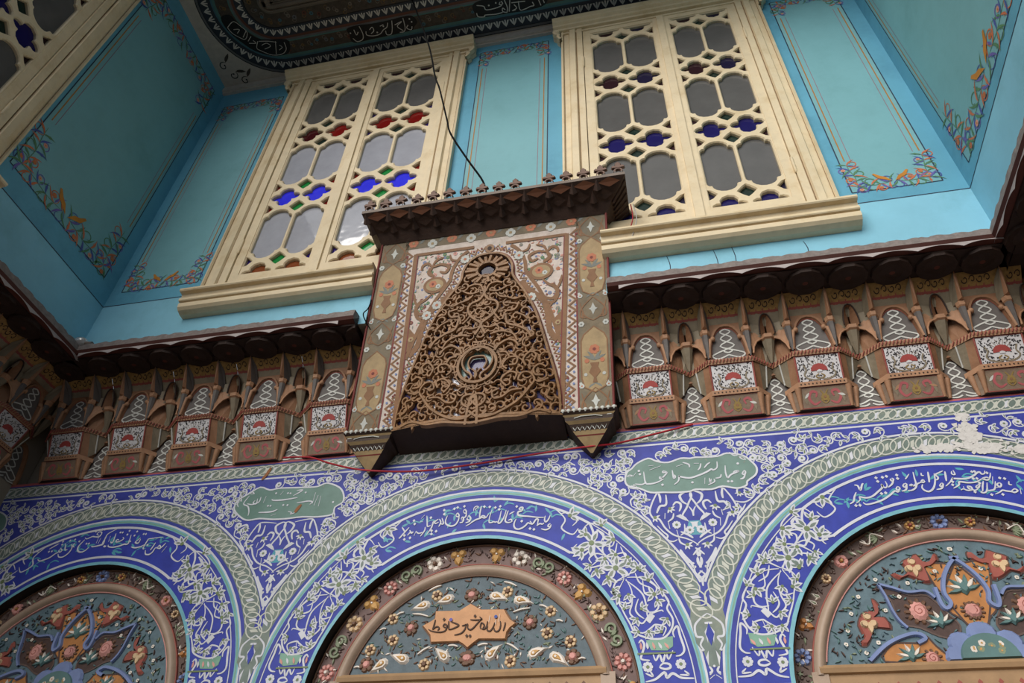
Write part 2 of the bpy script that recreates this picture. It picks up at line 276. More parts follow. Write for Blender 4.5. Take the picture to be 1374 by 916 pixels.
T['verse_left']="s1.8:-2777 1608 -2796 1596 -2818 1582;s1.8:-2756 1578 -2761 1570 -2751 1563 -2744 1571 -2759 1584;s2.2:-2758 1563 -2773 1556 -2792 1539 -2819 1529 -2838 1525 -2853 1534;d2:-2812 1569 -2797 1570 -2761 1616 -2758 1601 -2724 1618 -2700 1622 -2628 1596 -2615 1596 -2605 1656 -2578 1665 -2561 1663 -2521 1575;s2:-2709 1599 -2697 1583 -2697 1568 -2705 1551 -2723 1537 -2745 1539 -2756 1554;s1.8:-2742 1607 -2729 1573 -2717 1575;s1.6:-2691 1606 -2697 1592 -2685 1582;s1.8:-2668 1616 -2675 1611 -2668 1608;s2.2:-2647 1618 -2659 1598 -2665 1581 -2656 1562 -2635 1555 -2617 1563 -2608 1577;s1.8:-2651 1628 -2639 1621 -2625 1626 -2612 1631 -2595 1628 -2576 1628 -2571 1646 -2585 1653 -2595 1642 -2579 1634;s1.8:-2578 1625 -2577 1595;s1.8:-2564 1621 -2566 1591;s2:-2543 1623 -2537 1589 -2558 1582 -2587 1578 -2595 1582;s1.8:-2497 1662 -2536 1638 -2539 1617 -2543 1599 -2544 1588 -2569 1580;d2:-2527 1576 -2575 1662 -2564 1664 -2472 1641 -2460 1640 -2427 1646 -2430 1627 -2385 1639 -2391 1620 -2346 1624 -2334 1623 -2303 1567;s1.8:-2517 1627 -2515 1597;s1.8:-2493 1638 -2491 1593 -2505 1597;s1.8:-2449 1616 -2441 1607 -2456 1596 -2474 1594 -2473 1606 -2462 1602;s2.2:-2410 1625 -2406 1587 -2412 1578 -2427 1579 -2448 1572 -2480 1568 -2504 1573 -2508 1582;s1.8:-2402 1598 -2409 1593 -2395 1589;s1.8:-2354 1606 -2366 1593 -2372 1584 -2355 1580 -2351 1600;s1.8:-2237 1601 -2305 1597 -2311 1591 -2316 1574 -2319 1551 -2312 1548;s2:-2320 1569 -2335 1561 -2363 1557 -2384 1563;s1.8:-2266 1576 -2271 1559 -2277 1542 -2279 1541;s2:-2254 1552 -2259 1544 -2263 1530 -2276 1519 -2295 1522 -2303 1541;s1.8:-2243 1554 -2250 1549 -2230 1545 -2239 1560 -2246 1555;s1.8:-2212 1570 -2226 1550 -2234 1548;s1.8:-2201 1554 -2216 1524"
T['cart_left']="p0:-1923 1712 -1926 1748 -1911 1769 -1878 1789 -1826 1821 -1774 1802 -1728 1807 -1667 1804 -1599 1800 -1539 1799 -1496 1813 -1432 1785 -1404 1747 -1400 1707 -1432 1684 -1437 1650 -1504 1643 -1579 1649 -1648 1646 -1719 1648 -1784 1657 -1837 1653 -1876 1669;s1.6:-1782 1771 -1787 1736;s1.6:-1807 1769 -1810 1743 -1839 1732 -1867 1738;s1.4:-1822 1761 -1821 1734 -1838 1740 -1831 1753;s1.6:-1868 1779 -1885 1740 -1859 1724 -1846 1697 -1844 1675;s1.4:-1905 1778 -1917 1747 -1906 1724;s2:-1749 1751 -1736 1744 -1685 1743 -1624 1749;d2:-1736 1781 -1677 1776 -1664 1774 -1590 1772 -1684 1716 -1663 1714 -1759 1718 -1746 1717 -1446 1711;s1.4:-1714 1770 -1702 1789;s1.6:-1648 1760 -1622 1775 -1608 1787 -1637 1786;s1.6:-1621 1722 -1593 1724 -1564 1726 -1546 1720 -1556 1708;s1.6:-1541 1768 -1544 1711;s1.6:-1525 1753 -1534 1701;s1.6:-1511 1748 -1512 1695;s2:-1797 1688 -1763 1686 -1729 1687 -1707 1696;s1.4:-1653 1681 -1635 1675 -1637 1667 -1614 1673;s1.4:-1732 1666 -1709 1673"
T['cart_right']="p0:-167 1699 -158 1738 -136 1756 -113 1779 -65 1799 -32 1781 13 1771 65 1786 102 1782 123 1785 147 1783 213 1781 251 1792 310 1776 340 1743 355 1712 345 1680 310 1655 303 1636 266 1626 213 1640 168 1630 108 1635 84 1628 31 1628 -21 1633 -70 1637 -113 1660 -154 1673;s1.8:304 1703 296 1689 305 1686 309 1698 304 1705;s1.8:307 1688 298 1670 284 1666;s1.8:236 1734 233 1700 238 1676 252 1689 284 1702 270 1704 261 1697;s1.6:215 1695 209 1681 190 1678;s2:207 1756 203 1727 187 1717 180 1722 163 1712 128 1698 91 1689 55 1698 51 1703 45 1679 27 1664;s1.6:180 1754 167 1746 153 1730;s1.6:143 1753 137 1734 127 1722;s1.6:115 1756 135 1754;d2.2:286 1738 237 1659 251 1658 99 1667 -19 1667 -108 1741 -105 1725;s1.8:26 1732 28 1695 35 1700 32 1710;s1.6:4 1727 -10 1731 -12 1724 4 1722 -23 1695 -27 1705 -15 1697;s1.8:-11 1694 -41 1680 -71 1676 -86 1684 -89 1736;s1.6:-82 1686 -100 1676 -128 1681;s1.6:-65 1741 -18 1757;s1.4:-68 1761 -47 1762;s1.4:-120 1734 -134 1716;s1.6:44 1748 70 1755;s1.8:71 1765 94 1753 96 1738;s1.4:150 1684 146 1656;s1.4:167 1682 167 1658 174 1677;s1.4:158 1650 184 1662 184 1676"
T['ceil_a']="p0:-1852 -280 -1773 -290 -1666 -282 -1538 -282 -1434 -287 -1366 -280 -1343 -232 -1379 -201 -1404 -181 -1574 -175 -1705 -174 -1818 -170 -1851 -190 -1847 -234;s1.2:-1434 -278 -1439 -213 -1455 -184 -1487 -184;s1.2:-1389 -209 -1402 -187 -1429 -204 -1413 -224;s1.2:-1506 -242 -1450 -256 -1491 -229 -1459 -191;s1.2:-1517 -275 -1532 -218 -1552 -184 -1583 -186 -1583 -215;s1.2:-1550 -266 -1566 -237 -1596 -224 -1631 -199 -1684 -196 -1725 -211 -1722 -236;s1.2:-1693 -243 -1669 -257 -1665 -231 -1691 -214;s1:-1612 -253 -1584 -260;s1.2:-1757 -281 -1750 -222 -1766 -186 -1809 -178 -1831 -205;s1.2:-1803 -264 -1798 -225 -1778 -243;d1.4:-1645 -214 -1588 -248 -1391 -263 -1382 -240 -1836 -245"
T['ceil_b']="p0:-938 -264 -888 -290 -716 -299 -442 -292 -416 -240 -444 -180 -550 -164 -696 -168 -903 -178 -932 -214;s1.3:-713 -286 -712 -262 -703 -212 -712 -177;s1.3:-673 -278 -676 -255 -696 -180;s1.3:-744 -256 -753 -240 -729 -241 -736 -261;s1.3:-737 -231 -782 -221 -849 -222 -861 -249 -907 -264;s1.3:-712 -177 -740 -189 -735 -212 -720 -197;s1.3:-742 -183 -791 -180 -864 -188 -872 -178 -914 -186 -920 -212;s1.3:-620 -238 -620 -178 -584 -177 -546 -187 -521 -189 -528 -214;s1.3:-669 -236 -574 -229;s1.3:-654 -221 -641 -194 -674 -182 -650 -183;s1.3:-474 -180 -484 -223;s1.3:-448 -192 -454 -224;d1.4:-774 -256 -825 -248"
T['ceil_c']="p0:-2700 -526 -2628 -533 -2600 -471 -2553 -382 -2483 -325 -2308 -291 -2305 -231 -2348 -187 -2461 -193 -2571 -253 -2639 -333 -2696 -432;s1:-2686 -452 -2624 -483 -2586 -439 -2564 -392 -2601 -348 -2647 -379 -2675 -413 -2686 -452;s1:-2651 -430 -2609 -422 -2637 -399;s1:-2609 -364 -2564 -406;s1:-2587 -330 -2549 -360;s1:-2587 -315 -2538 -306 -2549 -330;s1:-2517 -317 -2547 -271 -2522 -243 -2457 -200 -2383 -194 -2339 -223 -2332 -274;s1:-2510 -315 -2440 -302 -2387 -284;s1:-2502 -284 -2461 -291 -2442 -265 -2494 -253;s1:-2391 -292 -2426 -202;s1:-2376 -260 -2361 -242 -2392 -226"
T['spandrel']="s1.9:-43 1627 -90 1635 -125 1634 -143 1609 -157 1579 -165 1549 -154 1522 -132 1516 -113 1477 -90 1450 -66 1436 -38 1426 -11 1410 4 1395;s2.4:-125 1634 -120 1611 -121 1587;s2.4:-96 1622 -97 1587 -104 1574 -123 1572 -135 1551 -138 1542;s2.4:-74 1570 -61 1584 -45 1578 -44 1561 -52 1543;s2.6:-12 1631 -34 1621 -43 1609 -35 1586 -19 1572;s2:-14 1631 0 1625 2 1605 -11 1580 -23 1555 -41 1526 -32 1513 -22 1497;s1.6:-13 1562 -2 1540 -1 1519;p0:-67 1524 -48 1531 -31 1508 -28 1499 -50 1512;p0:-17 1495 12 1494 9 1465;f4.5:-68 1486 -21 1461;t3.6:-87 1558 -37 1401 -147 1524;s1.9:-70 1465 -66 1436;s1.6:-38 1488 -41 1455 -58 1440;s2:-99 1505 -95 1471;s2:-107 1540 -110 1515;s1.8:-74 1537 -80 1516 -100 1501;s1.8:-66 1432 -61 1411 -41 1398;s3.4:-66 1383 -56 1359 -38 1334 -28 1326;s1.9:-201 1556 -187 1534 -170 1515 -159 1491;s1.6:-234 1581 -208 1566 -189 1564 -163 1571;s2:-234 1581 -236 1608 -215 1624 -188 1631 -178 1609 -198 1595;s1.8:-142 1488 -122 1461 -106 1443 -111 1427 -90 1417 -71 1424;s2.4:-56 1456 -29 1441 -12 1426;s2:-21 1357 -4 1375 10 1386;p0:-11 1360 9 1378 6 1347;s2.8:-6 1348 -6 1328 3 1306;t3:-186 1606 -217 1606;d2.2:-163 1491 -84 1387 -25 1324;s2.4:-34 1326 -23 1308 -17 1314;s2:-23 1308 -21 1286 -3 1263 -1 1235;s1.6:5 1295 -11 1280 0 1268;s2:0 1134 -27 1115 -47 1091 -46 1055 -25 1049 -36 1025 -25 1005;p0:-4 1088 -17 1069 -10 1029;p0:-13 1103 0 1104 -1 1095 -13 1096;p0:-12 1005 -24 981 -17 952;s2:-17 952 -9 938 -18 924;s1.6:-2 924 -20 911;d2:-31 1006 -15 931 0 952"
T['leg']="s1.9:586 412 559 358 565 320 578 282 596 244 610 213 633 197 672 185 712 188 740 217 748 253 732 290 740 316 723 349 699 378 660 408 629 416 597 417;s1.7:592 412 610 367 609 318 599 281 623 254 642 242 670 272 711 286 717 279;s1.7:591 407 626 377 650 348 658 315 660 273 667 241;s1.9:654 403 656 358 676 346 696 340 703 302 686 282 655 283;s1.7:633 333 620 296 629 274 648 258;s1.7:565 325 596 318 613 334;p0:670 280 653 253 667 240 687 266;s1.7:600 224 639 207 671 225 687 235 721 223 708 193;s1.6:687 235 678 195;s1.6:644 201 675 220;s1.8:586 412 567 453 553 489 560 524 568 560;s1.7:552 466 509 472 465 466 444 485;t4:486 447 523 425 606 471 460 475 647 443 543 373 719 363 598 351 579 298 641 295 700 324 623 259 729 254 625 212 660 211 704 209;s1.6:587 418 620 439 642 454;s1.6:663 447 677 418;s1.6:554 403 586 412;s1.8:537 502 516 515 512 545 535 556;s1.8:560 512 593 516 607 486;p0:647 181 742 192 739 157 718 143 664 146;s2:668 136 676 111 690 130 699 105 712 134 720 114 737 143;s2.2:688 91 701 100 720 97 723 86 707 81 690 86 688 91;s2.6:636 41 670 49 701 70 709 53 729 66 756 51 798 48;s2.2:622 172 632 182 641 166 634 142 627 118 656 112;s2.2:747 187 744 207 761 226 767 191 776 146 764 127 745 123;f5:647 90 759 96;s1.9:638 69 661 59 653 78;s1.9:768 74 781 60 752 61;s1.8:317 739 366 680 352 639 395 609 419 634;s1.9:419 618 470 572 523 508 557 457 587 421;s1.7:433 622 463 651 510 637 555 592 551 551 525 548;s1.7:466 472 504 499 551 511 577 495;s1.7:580 544 600 493 625 467 593 455;s1.6:413 566 394 542 426 520 416 500;s1.7:557 457 612 463 655 441 674 407;s1.7:490 623 518 600 507 570;s1.7:347 704 386 706 415 671 395 646;s1.7:523 508 487 521 458 503 467 482;s1.7:587 421 554 400 543 363 564 343;s1.7:674 407 702 372 691 345;s1.6:628 433 642 394 676 374;y6:469 567 557 457;t6:386 693 554 575 431 540;t5:518 497 484 454 528 418 605 498 510 640 638 452 447 605 560 511 674 402 564 348 691 347"
T['screen_edge']="s0:-5 835 -57 832 -99 799 -123 754 -121 697 -136 658 -186 597 -233 516 -257 447 -265 357;s0:-326 259 -356 163 -365 50 -363 -4"
T['screen_bottom']="s0:-363 -4 -194 -34 0 -55 143 -49 278 -26 377 -2"
T['screen']="s9:0 676 1 639 -21 601 -57 586 -72 554 -51 512 -12 480 2 464 -25 411;s9:-111 507 -124 456 -171 436 -216 409 -237 373;s7:-122 565 -164 554 -149 525 -112 520 -99 479;s7:-83 685 -53 694 -21 683 -7 647;s6:-106 661 -67 642 -25 649;s6:-110 600 -77 609 -54 633;s6:-4 453 -39 445 -76 449 -85 418 -48 407;s6:-180 596 -148 585 -113 600;s7:-175 359 -155 395 -109 415 -61 415;s6:-216 468 -194 491 -159 506;s6:-47 538 -68 501 -90 477;s10:26 -35 20 46 10 100;s9:16 29 -27 -1 -84 1 -143 28 -199 69 -239 121;s8:12 82 -13 108 -47 100 -50 71 -25 51 -4 66 -11 85;s7:-239 121 -261 159 -241 194 -206 196 -191 164 -214 154;s7:-210 118 -163 113 -125 85 -91 81 -82 110 -112 125;s7:-142 134 -116 168 -148 202 -182 193 -173 162;s7:-138 219 -117 241 -143 275 -179 273 -176 242 -146 238;s8:-184 330 -163 359 -128 368 -91 344 -76 317;s7:-221 228 -207 264 -235 298 -263 283 -253 251;s7:-309 220 -281 235 -255 214 -264 184 -299 182;s7:-99 307 -128 305 -144 281;s6:-321 166 -283 150 -261 159;s9:-336 6 -280 18 -208 -7 -128 -9 -48 -22 9 -28;s7:-343 60 -316 81 -327 118 -298 127"
T['straps']="s4.4:-174 917 -198 907 -233 884 -257 873 -283 882 -325 879 -339 853 -322 836;s4.4:-257 873 -246 825 -266 800 -282 788;s4:-150 885 -119 861 -154 839 -187 829;s5:-70 910 -86 856 -135 803 -159 756 -171 703 -171 658;s5:-171 698 -203 647 -277 576 -304 486 -314 415 -350 361;s4:-313 676 -336 659 -324 609 -336 550 -387 510"
T['lotus']="p1:960 1286 942 1274 917 1238 892 1196 889 1159 880 1124 912 1093 930 1069 964 1062 982 1061 1059 1279;s6:862 1204 864 1149 876 1129 895 1147 886 1184 899 1232 926 1275 955 1305 971 1309;p2:686 1226 726 1211 774 1184 828 1181 859 1143 876 1113 899 1071 876 1032 826 1040 773 1071 723 1085 713 1127 709 1169;s4.5:683 1227 726 1211 771 1193 826 1193 851 1168;s4:683 1227 696 1182 704 1133 716 1097 735 1070;p1:672 1018 716 1022 768 1020 785 1042 806 1007 839 967 848 956 636 964;s6:588 966 649 1014 705 1040 756 1050 780 1033 751 1018;p3:735 1262 764 1247 794 1271 781 1304 814 1321 840 1333 855 1305 882 1304 902 1332 907 1308 876 1285 853 1280 857 1223 821 1231 788 1252 757 1241;p3:650 1179 667 1159 659 1129 638 1113 676 1111 686 1069 634 1077 614 1044 591 1016 571 1022 592 1039 582 1086 603 1126 634 1137 650 1136;p4:788 1290 824 1314 840 1293 825 1262 799 1270;p4:597 1103 624 1119 637 1089 613 1078;f11:787 1126;f8:950 1120 782 967;l18:956 1192;l15:844 1079 722 972;d3:680 1246 957 1344 683 1134 631 1026 585 994 781 1227 881 1265 740 1180 545 1070 528 1024 570 1128 608 1187;o14:884 1009 951 1040 864 966;c30:943 958"
T['paisley']="a0:-986 1241 -1025 1233;a0:-889 1262 -908 1257;a0:-1044 1037 -1079 1053;a0:-1125 1022 -1149 1008;a0:-883 1039 -907 1064;b9:-796 1272 -1028 1153 -798 1030 -1187 1021;b7:-1094 1109 -1180 1075 -1106 1192 -937 1278 -958 1013;k0:-961 1194 -1028 1207;k0:-973 1297 -921 1318;k0:-988 1050 -941 1078;k0:-1063 1216 -1095 1204;k0:-1127 1154 -1153 1149;k0:-832 1073 -871 1078;k0:-1234 1011 -1207 1010"
def strokes(name):
    R = []
    for it in T[name].split(';'):
        hd, body = it.split(':'); v = [float(q) / 1000 for q in body.split()]
        R.append((hd[0], float(hd[1:] or 0), list(zip(v[0::2], v[1::2]))))
    return R
PX = .0028      # metres per brush unit on the facade
# ------------------------------------------------------------------ camera
cd = bpy.data.cameras.new('camera'); cam = bpy.data.objects.new('camera', cd); COL.objects.link(cam)
cd.sensor_width = 36; cd.lens = 26.711; cd.clip_start = .05; cd.clip_end = 200
Rt = (0.9774022727, 0.2078875386, 0.0383088571); Up = (0.1132109120, -0.6678346183, 0.7356495171); Fw = (-0.1785163483, 0.7146885293, 0.6762782115)
Up = Vector(Rt).cross(Vector(Fw))
mw = Matrix(((Rt[0], Up[0], -Fw[0], 0), (Rt[1], Up[1], -Fw[1], -2.4), (Rt[2], Up[2], -Fw[2], ZC), (0, 0, 0, 1)))
cam.matrix_world = mw
scene.camera = cam

# ------------------------------------------------------------------ sky and sun
w = bpy.data.worlds.new('sky'); scene.world = w; w.use_nodes = True
nt = w.node_tree; N = nt.nodes; L = nt.links; bg = N['Background']
tc = N.new('ShaderNodeTexCoord'); nz = N.new('ShaderNodeTexNoise'); nz.inputs['Scale'].default_value = 2.2; nz.inputs['Detail'].default_value = 5
L.new(tc.outputs['Generated'], nz.inputs['Vector'])
dt = N.new('ShaderNodeVectorMath'); dt.operation = 'DOT_PRODUCT'; dt.inputs[1].default_value = Vector(SUNWARD).normalized()
L.new(tc.outputs['Generated'], dt.inputs[0])
mp = N.new('ShaderNodeMapRange'); mp.inputs['From Min'].default_value = -.5; mp.inputs['From Max'].default_value = 1; mp.inputs['To Min'].default_value = .0; mp.inputs['To Max'].default_value = .75
L.new(dt.outputs['Value'], mp.inputs['Value'])
ad = N.new('ShaderNodeMath'); ad.operation = 'MULTIPLY_ADD'; ad.inputs[1].default_value = .5; L.new(nz.outputs['Fac'], ad.inputs[0]); L.new(mp.outputs['Result'], ad.inputs[2])
cr = N.new('ShaderNodeValToRGB'); L.new(ad.outputs['Value'], cr.inputs['Fac'])
cr.color_ramp.elements[0].position = .2; cr.color_ramp.elements[0].color = (.10, .12, .15, 1)
cr.color_ramp.elements[1].position = .97; cr.color_ramp.elements[1].color = (1, .99, .96, 1)
e = cr.color_ramp.elements.new(.78); e.color = (.36, .40, .46, 1)
L.new(cr.outputs['Color'], bg.inputs['Color']); bg.inputs['Strength'].default_value = SKY
sd = bpy.data.lights.new('sun', 'SUN'); sd.energy = SUN; sd.angle = math.radians(50); sd.color = (1, .96, .9)
so = bpy.data.objects.new('sun', sd); COL.objects.link(so); so.location = (-3, -6, 9)
so.rotation_euler = (Vector((0, 0, 0)) - Vector(SUNDIR)).to_track_quat('-Z', 'Y').to_euler()
vs = scene.view_settings; vs.view_transform = 'Standard'; vs.look = 'None'; vs.gamma = 1; vs.use_curve_mapping = False; vs.exposure = EXPO

# ------------------------------------------------------------------ upper walls
XL, XR, ZB, ZT = -2.93, 1.476, 2.502, 5.215
DEPTH = 2.4
def Fback(u, v, h): return (u, -h, v)
def Fleft(u, v, h): return (XL + h, -u, v)       # u = distance from the corner along the left wall
def Fright(u, v, h): return (XR - h, -u, v)
def frect(mb, F, u0, u1, v0, v1, w, m, h):
    for a in (((u0, v0), (u1, v0)), ((u1, v0), (u1, v1)), ((u1, v1), (u0, v1)), ((u0, v1), (u0, v0))): mb.ribbon(F, a, w, m, h, False)
FLC = ['fl_orange', 'fl_blue', 'fl_green', 'fl_pink', 'fl_violet', 'fl_orange', 'fl_green']
def scroll_vine(mb, F, path, w, size, mats, h, step=.035, rg=None):
    """a running stem throwing C-scrolls to either side, each with slim leaves and a small blossom"""
    rg = rg or rnd
    P = smooth(path, 10); hand = 1; k = 0
    R_ = resample(P, size * .62, False)
    mb.ribbon(F, P, w * 1.1, mats[0], h, True)
    for i, (u, v, a) in enumerate(R_):
        hand = -hand; k += 1; s = size * rg.uniform(.85, 1.1)
        c = (u + math.cos(a + hand * 1.2) * s * .4, v + math.sin(a + hand * 1.2) * s * .4)
        mb.ribbon(F, spiral(c, s * .42, s * .12, a + hand * 1.2 + PI, -hand * .9, 14), w * 1.5, mats[k % len(mats)], h + .0003)
        if k % 2 == 0: flower(mb, F, c, s * .15, 5, 'fl_orange' if k % 4 else 'fl_pink', 'fl_horn', h + .0008, rg.random())
        for o, l, m in ((hand * 1.75, .85, mats[(k + 2) % len(mats)]), (hand * .35, .8, mats[(k + 3) % len(mats)]), (-hand * .8, .7, mats[(k + 4) % len(mats)])):
            mb.poly(F, leafpts((u, v), a + o, s * l, s * .16, hand * .55 if o * hand > 0 else -hand * .5), m, h + .0005)
        e_ = (u + math.cos(a - hand * .9) * s * .3, v + math.sin(a - hand * .9) * s * .3)
        curl(mb, F, e_, a - hand * 1.4, s * .13, hand, w * .8, mats[(k + 1) % len(mats)], h + .0004)
VC = ['fl_green', 'fl_blue', 'fl_orange', 'fl_green', 'fl_violet', 'fl_orange']
def corner_flora(mb, F, cu, cv, su, sv, lu, lv, s, h=.0016, rg=None):
    """painted vine in a panel corner: runs lu along the short edge and lv up the long edge"""
    y = s * .62
    scroll_vine(mb, F, [(cu + su * lu, cv + sv * y * 1.05), (cu + su * lu * .66, cv + sv * y * .8), (cu + su * lu * .36, cv + sv * y * .95), (cu + su * y * .7, cv + sv * y * .8)], .0036, s, VC, h, .03, rg)
    scroll_vine(mb, F, [(cu + su * y * .8, cv + sv * y * .9), (cu + su * y * .95, cv + sv * lv * .5), (cu + su * y * .7, cv + sv * lv * .78), (cu + su * y * .6, cv + sv * lv)], .0036, s, VC, h, .03, rg)
def painted_panel(F, u0, u1, v0, v1, parent, rail=True, lv=.27, flora=(1, 1, 1, 1)):
    mb = MB(); rg = random.Random(int((u0 + 9) * 1000))
    mb.poly(F, [(u0, v0), (u1, v0), (u1, v1), (u0, v1)], 'panel_blue', .0006)
    frect(mb, F, u0, u1, v0, v1, .006, 'line_dark', .0012)
    uc = (u0 + u1) / 2; hw = (u1 - u0) / 2; s = .07 if hw < .3 else .1
    for du, m, ww in ((.026, 'line_gold', .0065), (.055, 'line_rose', .003)):
        for su, ue in ((1, u0), (-1, u1)):
            mb.ribbon(F, [(ue + su * du, v0 + lv * .92), (ue + su * du, v1 - lv * .85)], ww, m, .0012, False)
    for k, (su, ue, sv, ve) in enumerate(((1, u0, 1, v0), (-1, u1, 1, v0), (1, u0, -1, v1), (-1, u1, -1, v1))):
        if not flora[k]: continue
        corner_flora(mb, F, ue, ve, su, sv, hw * .92, lv * (.8 if k < 2 else .62), s, rg=random.Random(5 + k))
        if sv > 0:      # golden horn beside the middle of the lower edge
            z_ = 1.0 if hw < .3 else 1.4
            q = [(uc - su * .006, ve + .045), (uc - su * .03, ve + .06), (uc - su * .062, ve + .078), (uc - su * .08, ve + .115), (uc - su * .07, ve + .118), (uc - su * .05, ve + .095), (uc - su * .028, ve + .082)]
            mb.poly(F, [(uc + (u - uc) * z_, ve + (v - ve) * z_) for u, v in q], 'fl_horn', .0034)
    return mb.build('painted_panel', parent)
def wall(name, F, u0, u1, gap=None):
    mb = MB()
    P = lambda u, v, h: F(u, v, h)
    cuts = [(u0, gap[0]), (gap[1], u1)] if gap else [(u0, u1)]      # the dado stops either side of the hood
    for a, b in cuts: mb.poly(F, [(a, ZB), (b, ZB), (b, 2.885), (a, 2.885)], 'dado_blue', 0)
    mb.poly(F, [(u0, 2.885), (u1, 2.885), (u1, ZT), (u0, ZT)], 'wall_blue', 0)
    if gap:
        for g in gap: mb.face([F(g, ZB, 0), F(g, 2.885, 0), F(g, 2.885, -.14), F(g, ZB, -.14)], 'plain_wall')
        mb.face([F(gap[0], 2.885, 0), F(gap[1], 2.885, 0), F(gap[1], 2.885, -.14), F(gap[0], 2.885, -.14)], 'plain_wall')
    for a, b in cuts: mb.poly(F, [(a, ZB), (b, ZB), (b, 2.885), (a, 2.885)], 'plain_wall', -.14); mb.face([F(a, ZB, 0), F(b, ZB, 0), F(b, ZB, -.14), F(a, ZB, -.14)], 'plain_wall')
    mb.poly(F, [(u0, 2.885), (u1, 2.885), (u1, ZT + .2), (u0, ZT + .2)], 'plain_wall', -.14)
    for a, b in (((u1, ZB), (u1, ZT + .2)), ((u1, ZT + .2), (u0, ZT + .2)), ((u0, ZT + .2), (u0, ZB))):
        mb.face([F(a[0], a[1], 0), F(b[0], b[1], 0), F(b[0], b[1], -.14), F(a[0], a[1], -.14)], 'plain_wall')
    mb.ribbon(F, [(u0, 2.885), (u1, 2.885)], .006, 'line_dark', .0006, False)
    return mb
mb = wall('wall_back', Fback, XL - .13, XR + .13, (-1.33, -.17))
# paint cracks and drips on the dado, right of the hood
for x, z0, z1 in ((.33, 2.55, 2.7), (.41, 2.56, 2.72), (.12, 2.57, 2.7), (.72, 2.58, 2.68)):
    mb.ribbon(Fback, smooth([(x, z0), (x + .006, (z0 + z1) / 2), (x - .004, z1)], 4), .004, 'line_dark', .0006)
wb = mb.build('wall_back', origin=(-.7, 0, ZB)); tag(wb, kind='structure')
wl = wall('wall_left', Fleft, 0, DEPTH).build('wall_left', origin=(XL, -1.2, ZB)); tag(wl, kind='structure')
wr = wall('wall_right', Fright, 0, DEPTH).build('wall_right', origin=(XR, -1.2, ZB)); tag(wr, kind='structure')
painted_panel(Fback, -2.86, -2.39, 2.99, 4.95, wb)
painted_panel(Fback, -.93, -.452, 2.99, 5.05, wb)
painted_panel(Fback, .996, 1.388, 2.965, 5.0, wb)
painted_panel(Fleft, .09, .86, 3.03, 5.05, wl, lv=.45)
painted_panel(Fright, .09, .95, 2.955, 5.05, wr, lv=.45)
# white cornice strip where wall meets ceiling
mb = MB()
for z0, z1, h in ((5.135, 5.15, .02), (5.15, 5.19, .035), (5.19, ZT, .03)):
    mb.box(XL, XR, -h, -.0, z0, z1, 'c_white')
t1 = mb.build('trim_1', origin=(-.7, 0, 5.17)); tag(t1, kind='structure')

# ------------------------------------------------------------------ ceiling of the bay
CD = 1.12
def Fceil(u, v, h): return (u, v, ZT - h)
def rrect(t, r=None, n=12):
    """rounded rectangle concentric with the ceiling, t in from the walls"""
    x0, x1, y0, y1 = XL + .05 + t, XR - .05 - t, -CD + t, -t + .0
    r = max(.05, .56 - t) if r is None else r
    R = []
    for cx, cy, a in ((x1 - r, y1 - r, 0), (x0 + r, y1 - r, PI / 2), (x0 + r, y0 + r, PI), (x1 - r, y0 + r, 1.5 * PI)):
        R += arc(cx, cy, r, a, a + PI / 2, n)
    return R
mb = MB()
mb.box(XL - .14, XR + .14, -CD, .14, ZT, ZT + .2, 'c_white')
def ringband(t0, t1, m, h):
    A = rrect(t0); B = rrect(t1)
    mb.strip([Fceil(u, v, h) for u, v in A + A[:1]], [Fceil(u, v, h) for u, v in B + B[:1]], m)
for t0, t1, m in ((.04, .046, 'c_black'), (.046, .062, 'c_grey'), (.062, .066, 'c_black'), (.066, .15, 'c_navy'), (.15, .163, 'c_teal'), (.163, .182, 'c_sea'), (.182, .272, 'c_brown'), (.272, .282, 'c_sea'), (.282, .296, 'c_grey'),
                  (.296, .314, 'c_red'), (.314, .378, 'c_navy'), (.378, .386, 'c_black'), (.386, .48, 'c_brown'), (.48, .49, 'c_taupe')): ringband(t0, t1, m, .001)
rg = random.Random(3)
for tt, sz, st in ((.104, .05, .058), (.345, .046, .056)):     # white palmettes along the two scallop bands
    for u, v, a in resample(rrect(tt), st):
        f = lambda x, y: (u + x * math.cos(a) - y * math.sin(a), v + x * math.sin(a) + y * math.cos(a))
        for s in (-1, 0, 1):
            q = [(0, .5), (s * .18 - .1, .15), (s * .42 - .12, -.42), (s * .42 + .12, -.42), (s * .18 + .1, .15)] if s else [(-.1, .35), (0, .5), (.1, .35), (.09, -.5), (-.09, -.5)]
            mb.poly(Fceil, [f(x * sz, -y * sz) for x, y in q], 'c_palm', .002)
for tt in (.227, .433):       # small rust and gold blossoms in the brown bands
    for k, (u, v, a) in enumerate(resample(rrect(tt), .06)):
        c = (u + rg.uniform(-.012, .012), v + rg.uniform(-.02, .02))
        flower(mb, Fceil, c, rg.uniform(.01, .018), 6, rg.choice(['c_red', 'c_gold', 'c_grey', 'c_taupe', 'c_teal']), 'c_black', .0018, rg.random())
        curl(mb, Fceil, c, a + rg.choice((-1, 1)), .02, rg.choice((-1, 1)), .004, rg.choice(['c_gold', 'c_taupe']), .0016)
for nm in ('ceil_a', 'ceil_b', 'ceil_c'):
    for k, wd, P in strokes(nm):
        if k == 'p': mb.poly(Fceil, smooth(P, 3, True), 'c_black', .0026)
        elif k == 's': mb.ribbon(Fceil, smooth(P, 5), wd * .0045, 'c_palm', .0036, False)
        else:
            for p in P: mb.disc(Fceil, p, .006, 'c_palm', .0036, 6)
# stepped mouldings round the middle field
for t, hh in ((.5, .012), (.53, .02), (.555, .014)):
    A = rrect(t); mb.tube([Fceil(u, v, hh * .3) for u, v in A], hh, 'c_taupe', 6, True)
